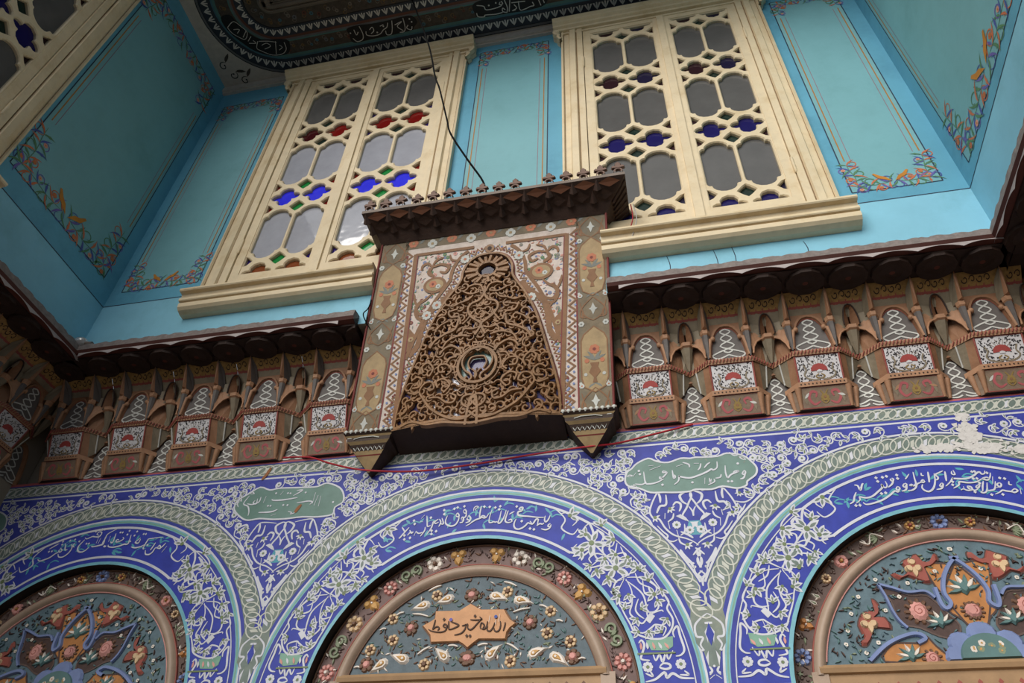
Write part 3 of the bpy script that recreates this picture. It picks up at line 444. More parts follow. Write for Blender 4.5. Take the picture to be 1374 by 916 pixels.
# corner scrolls on the white corner
for c, hd in (((-2.79, -.13), 1), ((-2.72, -.075), -1), ((-2.83, -.21), -1)):
    curl(mb, Fceil, c, 2.4, .035, hd, .008, 'c_black', .001); mb.poly(Fceil, leafpts(c, -.6 + hd * .5, .08, .03), 'c_brown', .001)
ce = mb.build('ceiling', origin=(-.7, -.5, ZT)); tag(ce, kind='structure')

# ------------------------------------------------------------------ windows
LOBE = [(-1.06, 0), (-.96, .22), (-.74, .36), (-.5, .36), (-.5, .68), (-.34, .96), (0, 1.1), (.34, .96), (.5, .68), (.5, .36), (.74, .36), (.96, .22), (1.06, 0), (.96, -.22), (.74, -.36), (.5, -.36), (.5, -.68), (.34, -.96), (0, -1.1), (-.34, -.96), (-.5, -.68), (-.5, -.36), (-.74, -.36), (-.96, -.22)]
def big(a, b):
    q = [(a, b * .64), (a * .98, b * .74), (a * .86, b * .8), (a * .7, b * .81), (a * .66, b * .9), (a * .5, b * .99), (a * .26, b * 1.05), (0, b * 1.07)]
    r = q + [(-x, y) for x, y in q[-2::-1]]
    return r + [(-x, -y) for x, y in r[1:-1]] if False else r + [(x, -y) for x, y in r[::-1]]
def clip_v(P, lo=None, hi=None, ax=1):
    for lim, sg in ((lo, 1), (hi, -1)):
        if lim is None: continue
        R = []
        for i in range(len(P)):
            a, b = P[i - 1], P[i]; da, db = (a[ax] - lim) * sg, (b[ax] - lim) * sg
            if (da >= 0) != (db >= 0):
                t = da / (da - db); R.append((a[0] + (b[0] - a[0]) * t, a[1] + (b[1] - a[1]) * t))
            if db >= 0: R.append(b)
        P = R
        if len(P) < 3: return []
    return P
ZS0, ZS1 = 2.965, 4.985       # lattice bottom and top
def casement(F, x0, x1, parent, cols, hinge, lap):
    """one hinged leaf: stiles and rails, pierced lattice, panes"""
    mb = MB(); st = .05
    for u0, u1, v0, v1 in ((x0, x0 + st, 2.83, 5.03), (x1 - st, x1, 2.83, 5.03), (x0 + st, x1 - st, 2.83, ZS0), (x0 + st, x1 - st, ZS1, 5.03)):
        prism(mb, F, [(u0, v0), (u1, v0), (u1, v1), (u0, v1)], .0, .03, 'cream')
    if lap:
        u = x1 if lap > 0 else x0
        prism(mb, F, [(u - .022, 2.83), (u + .022, 2.83), (u + .022, 5.03), (u - .022, 5.03)], .03, .042, 'cream')
    o = mb.build('casement', parent)
    lat = MB(); pan = MB()
    a0, a1 = x0 + st, x1 - st; cw = (a1 - a0) / 2; per = (ZS1 - ZS0) / 3
    lat.poly(F, [(a0, ZS0), (a1, ZS0), (a1, ZS1), (a0, ZS1)], 'cream_dark', .0)
    cells = []; holes = []
    for k in range(4):
        z = ZS0 + k * per
        for c in range(2):
            cells.append((a0 + cw * (c + .5), z, [(x * cw * .432, y * .074) for x, y in LOBE], cols['lobe'][k][c]))
        for c in range(3):
            for s in (-1, 1):
                hw, hh = (cw * .235, .047)
                cells.append((a0 + cw * c, z + s * .106, [(-hw, 0), (-hw * .45, hh * .6), (0, hh), (hw * .45, hh * .6), (hw, 0), (hw * .45, -hh * .6), (0, -hh), (-hw * .45, -hh * .6)], cols['dia'][k] if c == 1 else cols['side'][k]))
    for k in range(3):
        for c in range(2): cells.append((a0 + cw * (c + .5), ZS0 + (k + .5) * per, big(cw * .447, per / 2 - .14), cols['big'][k]))
    for cx, cz, P, m in cells:
        Q = [(cx + x, cz + y) for x, y in P]
        Q = clip_v(Q, ZS0 + .006, ZS1 - .006, 1)
        if Q: Q = clip_v(Q, a0 + .006, a1 - .006, 0)
        if len(Q) < 3: continue
        pan.poly(F, Q, m, .004)
        if abs(sum(p[0] * q[1] - q[0] * p[1] for p, q in zip(Q, Q[1:] + Q[:1]))) < 1e-5: continue
        if sum(p[0] * q[1] - q[0] * p[1] for p, q in zip(Q, Q[1:] + Q[:1])) < 0: Q = Q[::-1]
        A, B = edge(Q, .011, False, True)       # opening with an eased edge
        C = Q + Q[:1]; O = [(min(a1 - .002, max(a0 + .002, u)), min(ZS1 - .002, max(ZS0 + .002, v))) for u, v in B]
        lat.strip([F(u, v, .004) for u, v in C], [F(u, v, .019) for u, v in C], 'cream_grey')
        lat.strip([F(u, v, .019) for u, v in C], [F(u, v, .026) for u, v in O], 'cream')
        holes.append(O[:-1])
    loops = [[(a0, ZS0), (a1, ZS0), (a1, ZS1), (a0, ZS1)]] + holes; vv = []; ee = []
    for lp in loops:
        n0 = len(vv); vv += [Vector(p) for p in lp]; ee += [(n0 + k, n0 + (k + 1) % len(lp)) for k in range(len(lp))]
    cv, _, cf = delaunay_2d_cdt(vv, ee, [], 0, 1e-6)[:3]
    for t in cf:                             # keep the web between the openings
        m_ = (sum(cv[k][0] for k in t) / len(t), sum(cv[k][1] for k in t) / len(t))
        if not any(inside(m_, hl) for hl in holes): lat.face([F(cv[k][0], cv[k][1], .026) for k in t], 'cream')
    lat.build('lattice', o); pan.build('panes', o)
    for z in (3.2, 4.6):
        hb = MB(); hb.tube([F(hinge, z - .05, .036), F(hinge, z + .05, .036)], .008, 'cream', 6); hb.sphere(F(hinge, z + .055, .036), .009, 'cream', 6); hb.sphere(F(hinge, z - .055, .036), .009, 'cream', 6); hb.build('hinge', o)
    return o
def prism(mb, F, P, h0, h1, m):
    a = [F(u, v, h0) for u, v in P]; b = [F(u, v, h1) for u, v in P]
    mb.face(b, m); mb.strip(a + a[:1], b + b[:1], m)
def mould(mb, F, prof, u0, u1, m, vert=False):
    """profile of (offset, height) run along u (or v when vert)"""
    def G(t, q): return F(q[0], t, q[1]) if vert else F(t, q[0], q[1])
    mb.strip([G(u0, q) for q in prof], [G(u1, q) for q in prof], m)
    mb.face([G(u0, q) for q in prof], m); mb.face([G(u1, q) for q in prof], m)
SIDE = [(0, 0), (0, .034), (.012, .038), (.018, .024), (.05, .028), (.058, .044), (.094, .047), (.1, .032), (.104, .032), (.108, .04), (1, .04), (1.02, .0)]
def window(name, F, xo0, x0, xc, x1, xo1, sill, colsL, colsR):
    w_ = thing(name, None, None, F((x0 + x1) / 2, 2.8, 0), kind='structure')
    fr = MB()
    for xo, xi, s in ((xo0, x0, 1), (xo1, x1, -1)):
        wd = abs(xi - xo)
        prof = [(xo + s * (min(q, .112) if q < .9 else wd - .004 + (.002 if q > 1 else 0)), h) for q, h in SIDE]
        mould(fr, F, prof, 2.78, 5.07, 'cream', True)
        for q in (.0165, .101): fr.ribbon(lambda u, v, h: F(v, u, h), [(2.83, xo + s * q), (5.05, xo + s * q)], .005, 'cream_dark', .0335 if q > .05 else .0275, False)
    mould(fr, F, [(5.03, .0), (5.03, .036), (5.04, .04), (5.048, .03), (5.06, .03), (5.075, .0)], xo0, xo1, 'cream')
    fr.poly(F, [(x0 - .01, 2.83), (x1 + .01, 2.83), (x1 + .01, 5.035), (x0 - .01, 5.035)], 'cream_dark', .0015)
    fo = fr.build('frame', w_)
    mb = MB(); mould(mb, F, [(5.06, 0), (5.06, .05), (5.072, .055), (5.078, .072), (5.092, .076), (5.1, .094), (5.112, .098), (5.118, .108), (5.132, .11), (5.136, .1), (5.136, 0)], xo0 - .05, xo1 + .05, 'cream')
    mb.build('hood_moulding', w_)
    for xo, s in ((xo0, -1), (xo1, 1)):          # scrolled bracket under each end of the hood
        mb = MB()
        for hh in (.012, .045):
            G = lambda u, v, h: F(xo + s * u, v, h)
            mb.relief(G, smooth([(.03, 5.06), (.046, 5.03), (.03, 5.0), (.012, 4.985), (.02, 4.965), (.008, 4.94), (0, 4.925)], 5), .02, 'cream', hh - .012, hh + .016, False, False, .8)
        mb.sphere(F(xo + s * .03, 5.045, .04), .024, 'cream', 10); mb.sphere(F(xo + s * .012, 4.975, .03), .014, 'cream', 8)
        mb.build('scroll_bracket', w_)
    mb = MB(); mould(mb, F, [(2.835, 0), (2.835, .09), (2.828, .102), (2.815, .104), (2.809, .099), (2.807, .076), (2.79, .07), (2.78, .06), (2.778, .08), (2.762, .082), (2.757, .078), (2.755, .06), (2.75, .06), (2.748, .072), (2.722, .07), (2.709, .056), (2.7, .03), (2.7, 0)], *(sill or (xo0 - .045, xo1 + .045)), 'cream')
    mb.build('sill', w_)
    casement(F, x0, xc - .002, w_, colsL, x0 - .004, 1); casement(F, xc + .002, x1, w_, colsR, x1 + .004, 0)
    return w_
dk = 'pane_clear'
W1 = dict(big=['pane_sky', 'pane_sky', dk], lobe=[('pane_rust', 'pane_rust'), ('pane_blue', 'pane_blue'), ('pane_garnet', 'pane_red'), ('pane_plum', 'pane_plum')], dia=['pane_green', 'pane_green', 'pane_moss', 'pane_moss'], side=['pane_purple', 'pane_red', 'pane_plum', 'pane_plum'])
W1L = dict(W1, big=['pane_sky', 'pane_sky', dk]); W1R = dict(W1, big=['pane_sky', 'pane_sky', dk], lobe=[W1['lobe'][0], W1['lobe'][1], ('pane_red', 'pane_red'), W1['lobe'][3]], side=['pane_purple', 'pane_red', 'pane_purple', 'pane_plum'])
W2 = dict(big=[dk, dk, dk], lobe=[('pane_ink', 'pane_ink'), ('pane_ink', 'pane_ink'), ('pane_plum', 'pane_dusk'), ('pane_plum', 'pane_dusk')], dia=['pane_moss', 'pane_moss', 'pane_moss', 'pane_moss'], side=['pane_dusk', 'pane_plum', 'pane_plum', 'pane_plum'])
tag(window('window_1', Fback, -2.33, -2.175, -1.676, -1.15, -1.015, (-2.375, -1.31), W1L, W1R), 'left cream window with blue and red stained panes, sky reflection partly painted in', 'window')
tag(window('window_2', Fback, -.36, -.214, .3, .777, .925, (-.175, .97), W2, W2), 'right cream window with dark grey panes and purple lobes', 'window')
tag(window('window_3', Fleft, .9, 1.05, 1.55, 2.05, 2.2, None, W2, W2), 'cream window on the dark left side wall, cut by the frame', 'window')
# ------------------------------------------------------------------ muqarnas cornices
PB = .3535           # width of one bay
YT = .3              # plane of the tiled wall
def knot(mb, F, u0, v0, w_, h_, hh):
    """white interlace painted in a pointed niche"""
    for s in (-1, 1):
        f = lambda pts: [(u0 + s * x * w_, v0 + y * h_) for x, y in pts]
        for pts in ([(.0, .96), (-.14, .86), (.16, .66), (-.2, .44), (.26, .26), (.46, .16), (.3, .06), (.0, .16)],
                    [(.04, .05), (.2, .0), (.46, .03)], [(.0, .22), (.12, .28), (.0, .36)]):
            mb.ribbon(F, smooth(f(pts), 4), .0066, 'mq_knot', hh, False)
def pointed(u0, v0, hw, h, n=8):
    L_ = [(u0 - hw * math.cos(PI / 2 * k / n) ** .8, v0 + h * (math.sin(PI / 2 * k / n) ** 1.15)) for k in range(n + 1)]
    return L_ + [(2 * u0 - a, b) for a, b in L_[-2::-1]]
Z0 = 1.955
def bay(root, ux, shabby=0):
    """one corbel of the cornice: two boxed panels, flanking facets, upper niche, pendants and fins"""
    X = lambda u, v, z: (ux + u, YT - v, z)
    FZ = lambda vv: (lambda u, z, h: (ux + u, YT - vv - h, z))
    hp = PB / 2
    mb = MB()
    # lower box: front, chamfered sides, underside
    lo = [(-.128, 0), (-.094, .022), (.094, .022), (.128, 0)]; hi = [(-.14, .012), (-.094, .058), (.094, .058), (.14, .012)]
    mb.strip([X(u, v, 1.957) for u, v in lo], [X(u, v, 2.046) for u, v in hi], 'mq_panel')
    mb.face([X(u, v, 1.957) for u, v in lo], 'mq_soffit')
    for s in (-1, 1):      # tan colonnettes on the chamfers
        for t in (.12, .78):
            a = X(s * (.094 + .034 * t), .022 * (1 - t), 1.96); b = X(s * (.094 + .046 * t), .058 * (1 - t) + .012 * t, 2.045)
            mb.tube([a, b], lambda q_: .007 + .008 * q_, 'mq_tan', 6)
    # dotted tan rim over the lower box
    rim = [(-.146, .012), (-.096, .064), (.096, .064), (.146, .012)]
    mb.strip([X(u, v, 2.044) for u, v in rim], [X(u, v * 1.05 + .002, 2.066) for u, v in rim], 'mq_tan'); mb.face([X(u, v, 2.044) for u, v in rim], 'mq_soffit'); mb.face([X(u, v * 1.05 + .002, 2.066) for u, v in rim], 'mq_red')
    # upper box and facets that sweep to the groove between two bays
    b0 = [(-.088, .058), (.088, .058)]; b1 = [(-.091, .1), (.091, .1)]
    mb.strip([X(u, v, 2.066) for u, v in b0], [X(u, v, 2.182) for u, v in b1], 'mq_white')
    for s in (-1, 1):
        T_ = [(.091, .1, 2.182), (.118, .082, 2.182), (.148, .056, 2.181), (hp, .03, 2.178)]
        B_ = [(.088, .058, 2.066), (.118, .03, 2.07), (.138, .012, 2.1), (hp, .016, 2.166)]
        for k, m in enumerate(('mq_brown', 'mq_olive', 'mq_olive')):
            mb.face([X(s * u, v, z) for u, v, z in (T_[k], T_[k + 1], B_[k + 1], B_[k])], m)
        mb.tube([X(s * T_[2][0], T_[2][1] + .002, T_[2][2]), X(s * B_[2][0], B_[2][1] + .002, B_[2][2])], .004, 'mq_knot', 5)
        mb.tube([X(s * .09, .1, 2.182), X(s * .0885, .06, 2.066)], .004, 'mq_red', 5)
    # rope rim
    rope = [(-hp, .034), (-.148, .06), (-.094, .106), (.094, .106), (.148, .06), (hp, .034)]
    R0 = [X(u, v, 2.18) for u, v in rope]; R1 = [X(u, v + .006, 2.202) for u, v in rope]
    mb.strip(R0, R1, 'mq_tan'); mb.face([X(u, v, 2.203) for u, v in rope] + [X(hp, 0, 2.203), X(-hp, 0, 2.203)], 'mq_red')
    for k in range(5):
        a, b = rope[k], rope[k + 1]; n = max(2, int(math.hypot(b[0] - a[0], b[1] - a[1]) / .014))
        for j in range(n):
            t = (j + .2) / n; t2 = (j + .8) / n
            p = lambda t, z: X(a[0] + (b[0] - a[0]) * t, a[1] + (b[1] - a[1]) * t + .006 + (z - 2.18) * .27, z)
            mb.tube([p(t, 2.183), p(t2, 2.2)], .0026, 'mq_red', 4)
    # body behind, niche plane above the box
    vn = .088
    mb.strip([X(-hp, 0, 2.2), X(-hp, .0, 2.46)], [X(-hp, .03, 2.2), X(-hp, .05, 2.46)], 'mq_brown')
    body = [(-.098, vn), (.098, vn)]
    mb.strip([X(u, v, 2.2) for u, v in body], [X(u, v + .03, 2.4) for u, v in body], 'mq_brown')
    # sloping wall under the soffit: grey, red line, yellow scallops
    for z0, v0, z1, v1, m in ((2.375, .1, 2.425, .135, 'mq_olive'), (2.425, .135, 2.432, .142, 'mq_red'), (2.432, .142, 2.475, .19, 'mq_yellow')):
        mb.strip([X(-hp, v0, z0), X(hp, v0, z0)], [X(-hp, v1, z1), X(hp, v1, z1)], m)
    # concave cell between two pendants (right half and left half of this bay)
    for s in (-1, 1):
        P0 = [(.1, .1, 2.203), (.128, .078, 2.203), (.152, .055, 2.203), (hp, .036, 2.203)]
        P1 = [(.098, .11, 2.33), (.125, .07, 2.31), (.15, .058, 2.3), (hp, .062, 2.3)]
        for k, m in enumerate(('mq_brown', 'mq_brown', 'mq_olive')):
            mb.face([X(s * u, v, z) for u, v, z in (P0[k], P0[k + 1], P1[k + 1], P1[k])], m)
        # arch edge over the cell
        P2 = [(.1, .118, 2.21), (.108, .112, 2.25), (.124, .106, 2.284), (.142, .1, 2.3), (.158, .098, 2.306)]
        mb.tube([X(s * u, v, z) for u, v, z in P2], .0045, 'mq_tan', 6)
        mb.strip([X(s * u, v, z) for u, v, z in P2], [X(s * (u * .5 + .044), v + .012, max(z + .03, 2.33)) for u, v, z in P2], 'mq_tan')
        mb.face([X(s * u, v, z) for u, v, z in ((.1, .11, 2.325), (.158, .1, 2.306), (.158, .105, 2.38), (.1, .12, 2.38))], 'mq_olive')
    c = mb.build('corbel', root, )
    # painted faces
    q = MB(); Fp = lambda u, v, h: X(u, .058 + (v - 2.066) / .116 * .042 + h, v)
    for k in range(260 if shabby == 0 else 210):
        u, v = rnd.uniform(-.082, .082), rnd.uniform(2.072, 2.178)
        if abs(u) < .03 and abs(v - 2.122) < .026: continue
        a = rnd.random() * PI; l = rnd.uniform(.0015, .0036); q.ribbon(Fp, [(u - l * math.cos(a), v - l * math.sin(a)), (u + l * math.cos(a), v + l * math.sin(a))], .0042, 'mq_ink', .001, False)
    q.poly(Fp, [(x * .85, 2.112 + (z - 2.112) * .85) for x, z in ((-.04, 2.112), (-.036, 2.13), (-.022, 2.144), (0, 2.149), (.022, 2.144), (.036, 2.13), (.04, 2.112), (.018, 2.114), (0, 2.11), (-.018, 2.114))], 'mq_poppy', .0018)
    q.poly(Fp, [(-.011, 2.107), (-.01, 2.114), (0, 2.118), (.01, 2.114), (.011, 2.107)], 'mq_white', .0026)
    for s in (-1, 1):
        q.ribbon(Fp, smooth([(0, 2.084), (s * .02, 2.076), (s * .05, 2.084), (s * .062, 2.1), (s * .052, 2.118), (s * .06, 2.14)], 4), .006, 'mq_olive', .0018, False)
        q.ribbon(Fp, smooth([(s * .004, 2.1), (s * .018, 2.09), (s * .006, 2.082)], 4), .004, 'mq_gold', .0022, False)
    for k in range(7):
        a = PI * (.2 + .1 * k); q.ribbon(Fp, [(.026 * math.cos(a), 2.12 + .024 * math.sin(a)), (.05 * math.cos(a), 2.12 + .048 * math.sin(a))], .0042, 'mq_olive', .0018)
    frect(q, Fp, -.087, .087, 2.068, 2.18, .004, 'mq_red', .0012)
    tag(q.build('painted_panel', c), 'white panel with red poppy')
    q = MB(); Fl = lambda u, v, h: X(u, .022 + (v - 1.957) / .089 * .036 + h, v)
    for s in (-1, 1):
        q.ribbon(Fl, smooth([(s * .02, 1.985), (s * .045, 1.975), (s * .062, 2.0), (s * .05, 2.025), (s * .03, 2.02), (s * .036, 2.002)], 4), .011, 'mq_rose', .001)
        q.poly(Fl, leafpts((s * .074, 1.975), PI / 2, .05, .014), 'mq_olive', .001); q.poly(Fl, leafpts((s * .08, 2.0), PI / 2 + s, .03, .012), 'mq_knot' if shabby else 'mq_tan', .0014)
        q.ribbon(Fl, smooth([(0, 1.975), (s * .014, 1.99), (s * .004, 2.01), (s * .016, 2.03)], 4), .006, 'mq_gold', .0014)
    flower(q, Fl, (0, 2.0), .016, 6, 'mq_gold', 'mq_brown', .0018)
    frect(q, Fl, -.093, .093, 1.96, 2.044, .004, 'mq_red', .001)
    for k in range(12): q.disc(lambda u, v, h: X(u, .0655 + h, v), (-.085 + k * .0155, 2.055), .0035, 'mq_soffit', .002, 6)
    q.build('flower_panel', c)
    # niche with the white knot
    q = MB(); Fk = lambda u, v, h: X(u, vn + .002 + (v - 2.2) * .15 + h, v)
    N_ = pointed(0, 2.203, .08, .178)
    q.poly(Fk, N_, 'mq_dark', .001); q.relief(Fk, N_, .015, 'mq_brown', .001, .014, False); q.ribbon(Fk, [((u) * .93, 2.203 + (v - 2.203) * .95) for u, v in N_], .004, 'mq_red', .004, False); knot(q, Fk, 0, 2.207, .15, .168, .003)
    for s in (-1, 1): q.tube([Fk(s * .052, 2.31, .012), Fk(s * .07, 2.305, .02), Fk(s * .078, 2.27, .018), Fk(s * .086, 2.215, .016)], .009, 'mq_tan', 6); q.sphere(Fk(s * .058, 2.312, .016), .012, 'mq_tan', 8)
    q.build('niche', c)
    # lower niche on the wall, to the right of this corbel
    q = MB(); F0 = FZ(.001); N_ = pointed(hp, 1.958, .074, .205)
    q.poly(F0, N_, 'mq_dark', .001); q.relief(F0, N_, .018, 'mq_brown', .001, .02); q.ribbon(F0, [(hp + (u - hp) * .93, v) for u, v in N_], .004, 'mq_red', .004, False); knot(q, F0, hp, 1.962, .138, .19, .003)
    q.build('niche', c)
    # pendants and fins, a pair per bay
    for s in (-1, 1):
        q = MB(); uu = s * PB / 4
        rows = []
        for z, r, v in ((2.206, .003, .112), (2.24, .009, .118), (2.29, .0145, .124), (2.325, .0165, .13), (2.33, .021, .132), (2.35, .021, .134), (2.353, .015, .134)):
            rows.append([X(uu + r * math.cos(2 * PI * k / 6), v + r * .9 * math.sin(2 * PI * k / 6), z) for k in range(6)])
        q.grid(rows[:4], 'mq_dark', False, True); q.grid(rows[3:], 'mq_tan', False, True)
        q.build('pendant', c)
        q = MB()      # fin widening up to the soffit
        ap = X(uu, .205, 2.477)
        for sg in (-1, 1):
            q.face([X(uu, .168, 2.352), X(uu + sg * .012, .15, 2.352), X(uu + sg * .006, .195, 2.45), ap], 'mq_brown')
            q.face([X(uu + sg * .012, .15, 2.352), X(uu + sg * .026, .1, 2.352), X(uu + sg * .02, .15, 2.44), ap, X(uu + sg * .006, .195, 2.45)], 'mq_dark' if sg > 0 else 'mq_olive')
        q.face([X(uu, .168, 2.352), X(uu + .012, .15, 2.352), X(uu + .026, .1, 2.352), X(uu - .026, .1, 2.352), X(uu - .012, .15, 2.352)], 'mq_tan')
        q.build('fin', c)
    # centre leaf and striped pendant between this bay and the next
    q = MB()
    rows = [[X(hp + r * math.cos(2 * PI * k / 6), v + r * .7 * math.sin(2 * PI * k / 6), z) for k in range(6)] for z, r, v in ((2.2, .004, .05), (2.25, .018, .07), (2.295, .026, .09), (2.3, .031, .096), (2.318, .031, .098))]
    q.grid(rows[:3], 'mq_olive', False, True); q.grid(rows[2:], 'mq_tan', False, True)
    L_ = pointed(hp, 2.316, .032, .095, 6)
    q.strip([X(u, .118 + .25 * (z - 2.316), z) for u, z in L_], [X(hp + (u - hp) * .12, .082 + .25 * (z - 2.316), z) for u, z in L_], 'mq_brown'); q.tube([X(u, .119 + .25 * (z - 2.316), z) for u, z in L_], .0035, 'mq_soffit', 5)
    q.build('pendant', c)
    # yellow scallop drawing
    q = MB(); Fy = lambda u, v, h: X(u, .142 + (v - 2.432) / .043 * .048 + h, v)
    for k in range(12):
        u = -hp + PB * (k + .5) / 12
        if abs(abs(u) - PB / 4) < .02: continue
        q.ribbon(Fy, spiral((u, 2.452), .013, .004, PI, (-1) ** k * .9, 10), .0035, 'mq_soffit', .0012, False)
        q.ribbon(Fy, arc(u, 2.437, .015, PI, 2 * PI, 6), .0035, 'mq_red', .0014, False)
    q.build('scallop_band', c)
def cornice(label, x0, xs, x1, group, open_end=0):
    root = thing('muqarnas_cornice', label, 'cornice', ((x0 + x1) / 2, YT, Z0), group)
    for i, x in enumerate(xs): bay(root, x, i % 3)
    mb = MB()                                  # soffit and its shallow many-sided dishes
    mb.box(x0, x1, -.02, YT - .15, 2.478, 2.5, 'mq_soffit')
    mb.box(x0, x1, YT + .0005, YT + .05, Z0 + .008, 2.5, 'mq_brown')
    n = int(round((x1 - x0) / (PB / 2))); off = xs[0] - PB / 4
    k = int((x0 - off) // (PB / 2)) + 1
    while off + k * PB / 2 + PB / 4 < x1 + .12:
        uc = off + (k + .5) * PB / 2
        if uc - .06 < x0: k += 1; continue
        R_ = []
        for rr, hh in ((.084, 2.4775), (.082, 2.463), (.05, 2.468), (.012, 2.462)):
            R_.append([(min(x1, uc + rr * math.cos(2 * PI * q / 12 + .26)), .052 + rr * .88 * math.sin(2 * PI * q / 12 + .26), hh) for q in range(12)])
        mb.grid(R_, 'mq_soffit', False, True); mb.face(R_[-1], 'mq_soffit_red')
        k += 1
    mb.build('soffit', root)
    mb = MB()                                  # carved wooden lip with its red fillet and hanging scallops, caught light put into their pale colour
    n = int((x1 - x0) / .012); A = []; B = []
    for i in range(n + 1):
        x = x0 + (x1 - x0) * i / n; A.append((x, -.052, 2.543 + .008 * abs(math.sin(i * .45)) + rnd.uniform(-.002, .002))); B.append((x, 0.0, 2.556))
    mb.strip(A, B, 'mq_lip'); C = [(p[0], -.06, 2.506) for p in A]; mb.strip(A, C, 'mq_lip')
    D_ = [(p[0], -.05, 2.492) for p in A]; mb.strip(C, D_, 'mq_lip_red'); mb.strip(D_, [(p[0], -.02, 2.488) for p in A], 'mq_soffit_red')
    mb.strip([A[0], C[0], D_[0]], [(x0, .0, 2.545), (x0, .0, 2.505), (x0, .0, 2.488)], 'mq_lip'); mb.strip([A[-1], C[-1], D_[-1]], [(x1, .0, 2.545), (x1, .0, 2.505), (x1, .0, 2.488)], 'mq_lip')
    k = 0; x = off - PB
    while x < x1:
        if x > x0 and x + PB / 2 < x1 + .01:
            S = [(x + PB / 2 * t / 10, -.049, 2.489 - .02 * (1 - abs(2 * t / 10 - 1) ** 1.6 if False else abs(2 * t / 10 - 1) ** 2.2)) for t in range(11)]
            mb.strip(S, [(p[0], -.05, 2.493) for p in S], 'mq_scallop_lit')
        x += PB / 2
    mb.build('carved_lip', root)
    if open_end:                               # boarded end of the ledge beside the hood
        mb = MB(); xe = x1 if open_end > 0 else x0
        mb.face([(xe, -.05, 2.49), (xe, 0, 2.545), (xe, .16, 2.5), (xe, .12, 2.44)], 'mq_soffit'); mb.build('end_board', root)
    return root
GC = 'carved muqarnas cornices under the blue walls'
c_r = cornice('carved painted muqarnas cornice to the right of the hooded screen', -.165, [-.024 + .3505 * k for k in range(5)], 1.5, GC, -1)
c_l = cornice('carved painted muqarnas cornice to the left of the hooded screen', -2.95, [-2.947 + .3555 * k for k in range(5)], -1.368, GC, 1)
def side(src, loc, rz, label):
    o = copy_tree(src); o['label'] = label; o.location = loc; o.rotation_euler.z = rz
    return o
side(c_r, (XL - YT, -.66, Z0 + ZC), PI / 2, 'shadowed muqarnas cornice along the left side wall, at the frame edge')
side(c_l, (XR + YT, -.66, Z0 + ZC), -PI / 2, 'shadowed muqarnas cornice along the right side wall, at the frame edge')
# ------------------------------------------------------------------ hooded screen (carved panel leaning out over the arches)
def Fh(u, v, h): return (-.785 + .074 * v + u, .17 - .2649 * v - .9643 * h, 1.97 + .9643 * v - .2649 * h)
hood = thing('hooded_screen', 'carved and painted wooden hood with pierced arched screen, between the two windows', 'hood', (-.785, .3, 1.85))
VT, HW = 1.02, .6
mb = MB()
def hw(v): return .602 - .034 * v / VT
prismP = [(-hw(0), 0), (hw(0), 0), (hw(VT), VT), (-hw(VT), VT)]
SE = [p for n_ in (0,) for p in strokes('screen_edge')[0][2]] + strokes('screen_edge')[1][2]
SE = [(0, .872), (-.05, .866), (-.095, .838), (-.12, .79), (-.126, .735), (-.15, .69), (-.195, .62), (-.24, .53), (-.272, .44), (-.305, .33), (-.345, .2), (-.368, .1), (-.374, 0)]
SEs = smooth(SE, 4)
def sw(v):          # half width of the opening at height v
    for a, b in zip(SEs, SEs[1:]):
        if b[1] <= v <= a[1]: return -(a[0] + (b[0] - a[0]) * ((a[1] - v) / max(1e-6, a[1] - b[1])))
    return 0.0
vs_ = [VT * k / 70 for k in range(71)]
for s in (-1, 1):
    mb.strip([Fh(s * max(0.0, sw(v)), v, 0) for v in vs_], [Fh(s * hw(v), v, 0) for v in vs_], 'hd_white')
# return sides down to the wall
for s, m in ((-1, 'hd_ground'), (1, 'hd_ground')):
    mb.strip([Fh(s * hw(v), v, 0) for v in vs_], [(Fh(s * hw(v), v, 0)[0], max(.0, min(.3, .3 if Fh(0, v, 0)[2] < 2.5 else .0)), Fh(0, v, 0)[2]) for v in vs_], 'hd_canopy')
    mb.tube([Fh(s * hw(v), v, .002) for v in vs_[::10]], .006, 'hd_red', 6)
mb.strip([Fh(-hw(VT), VT, 0), Fh(hw(VT), VT, 0)], [(-1.28, 0, 2.96), (-.14, 0, 2.96)], 'hd_canopy')
panel = mb.build('front_panel', hood)
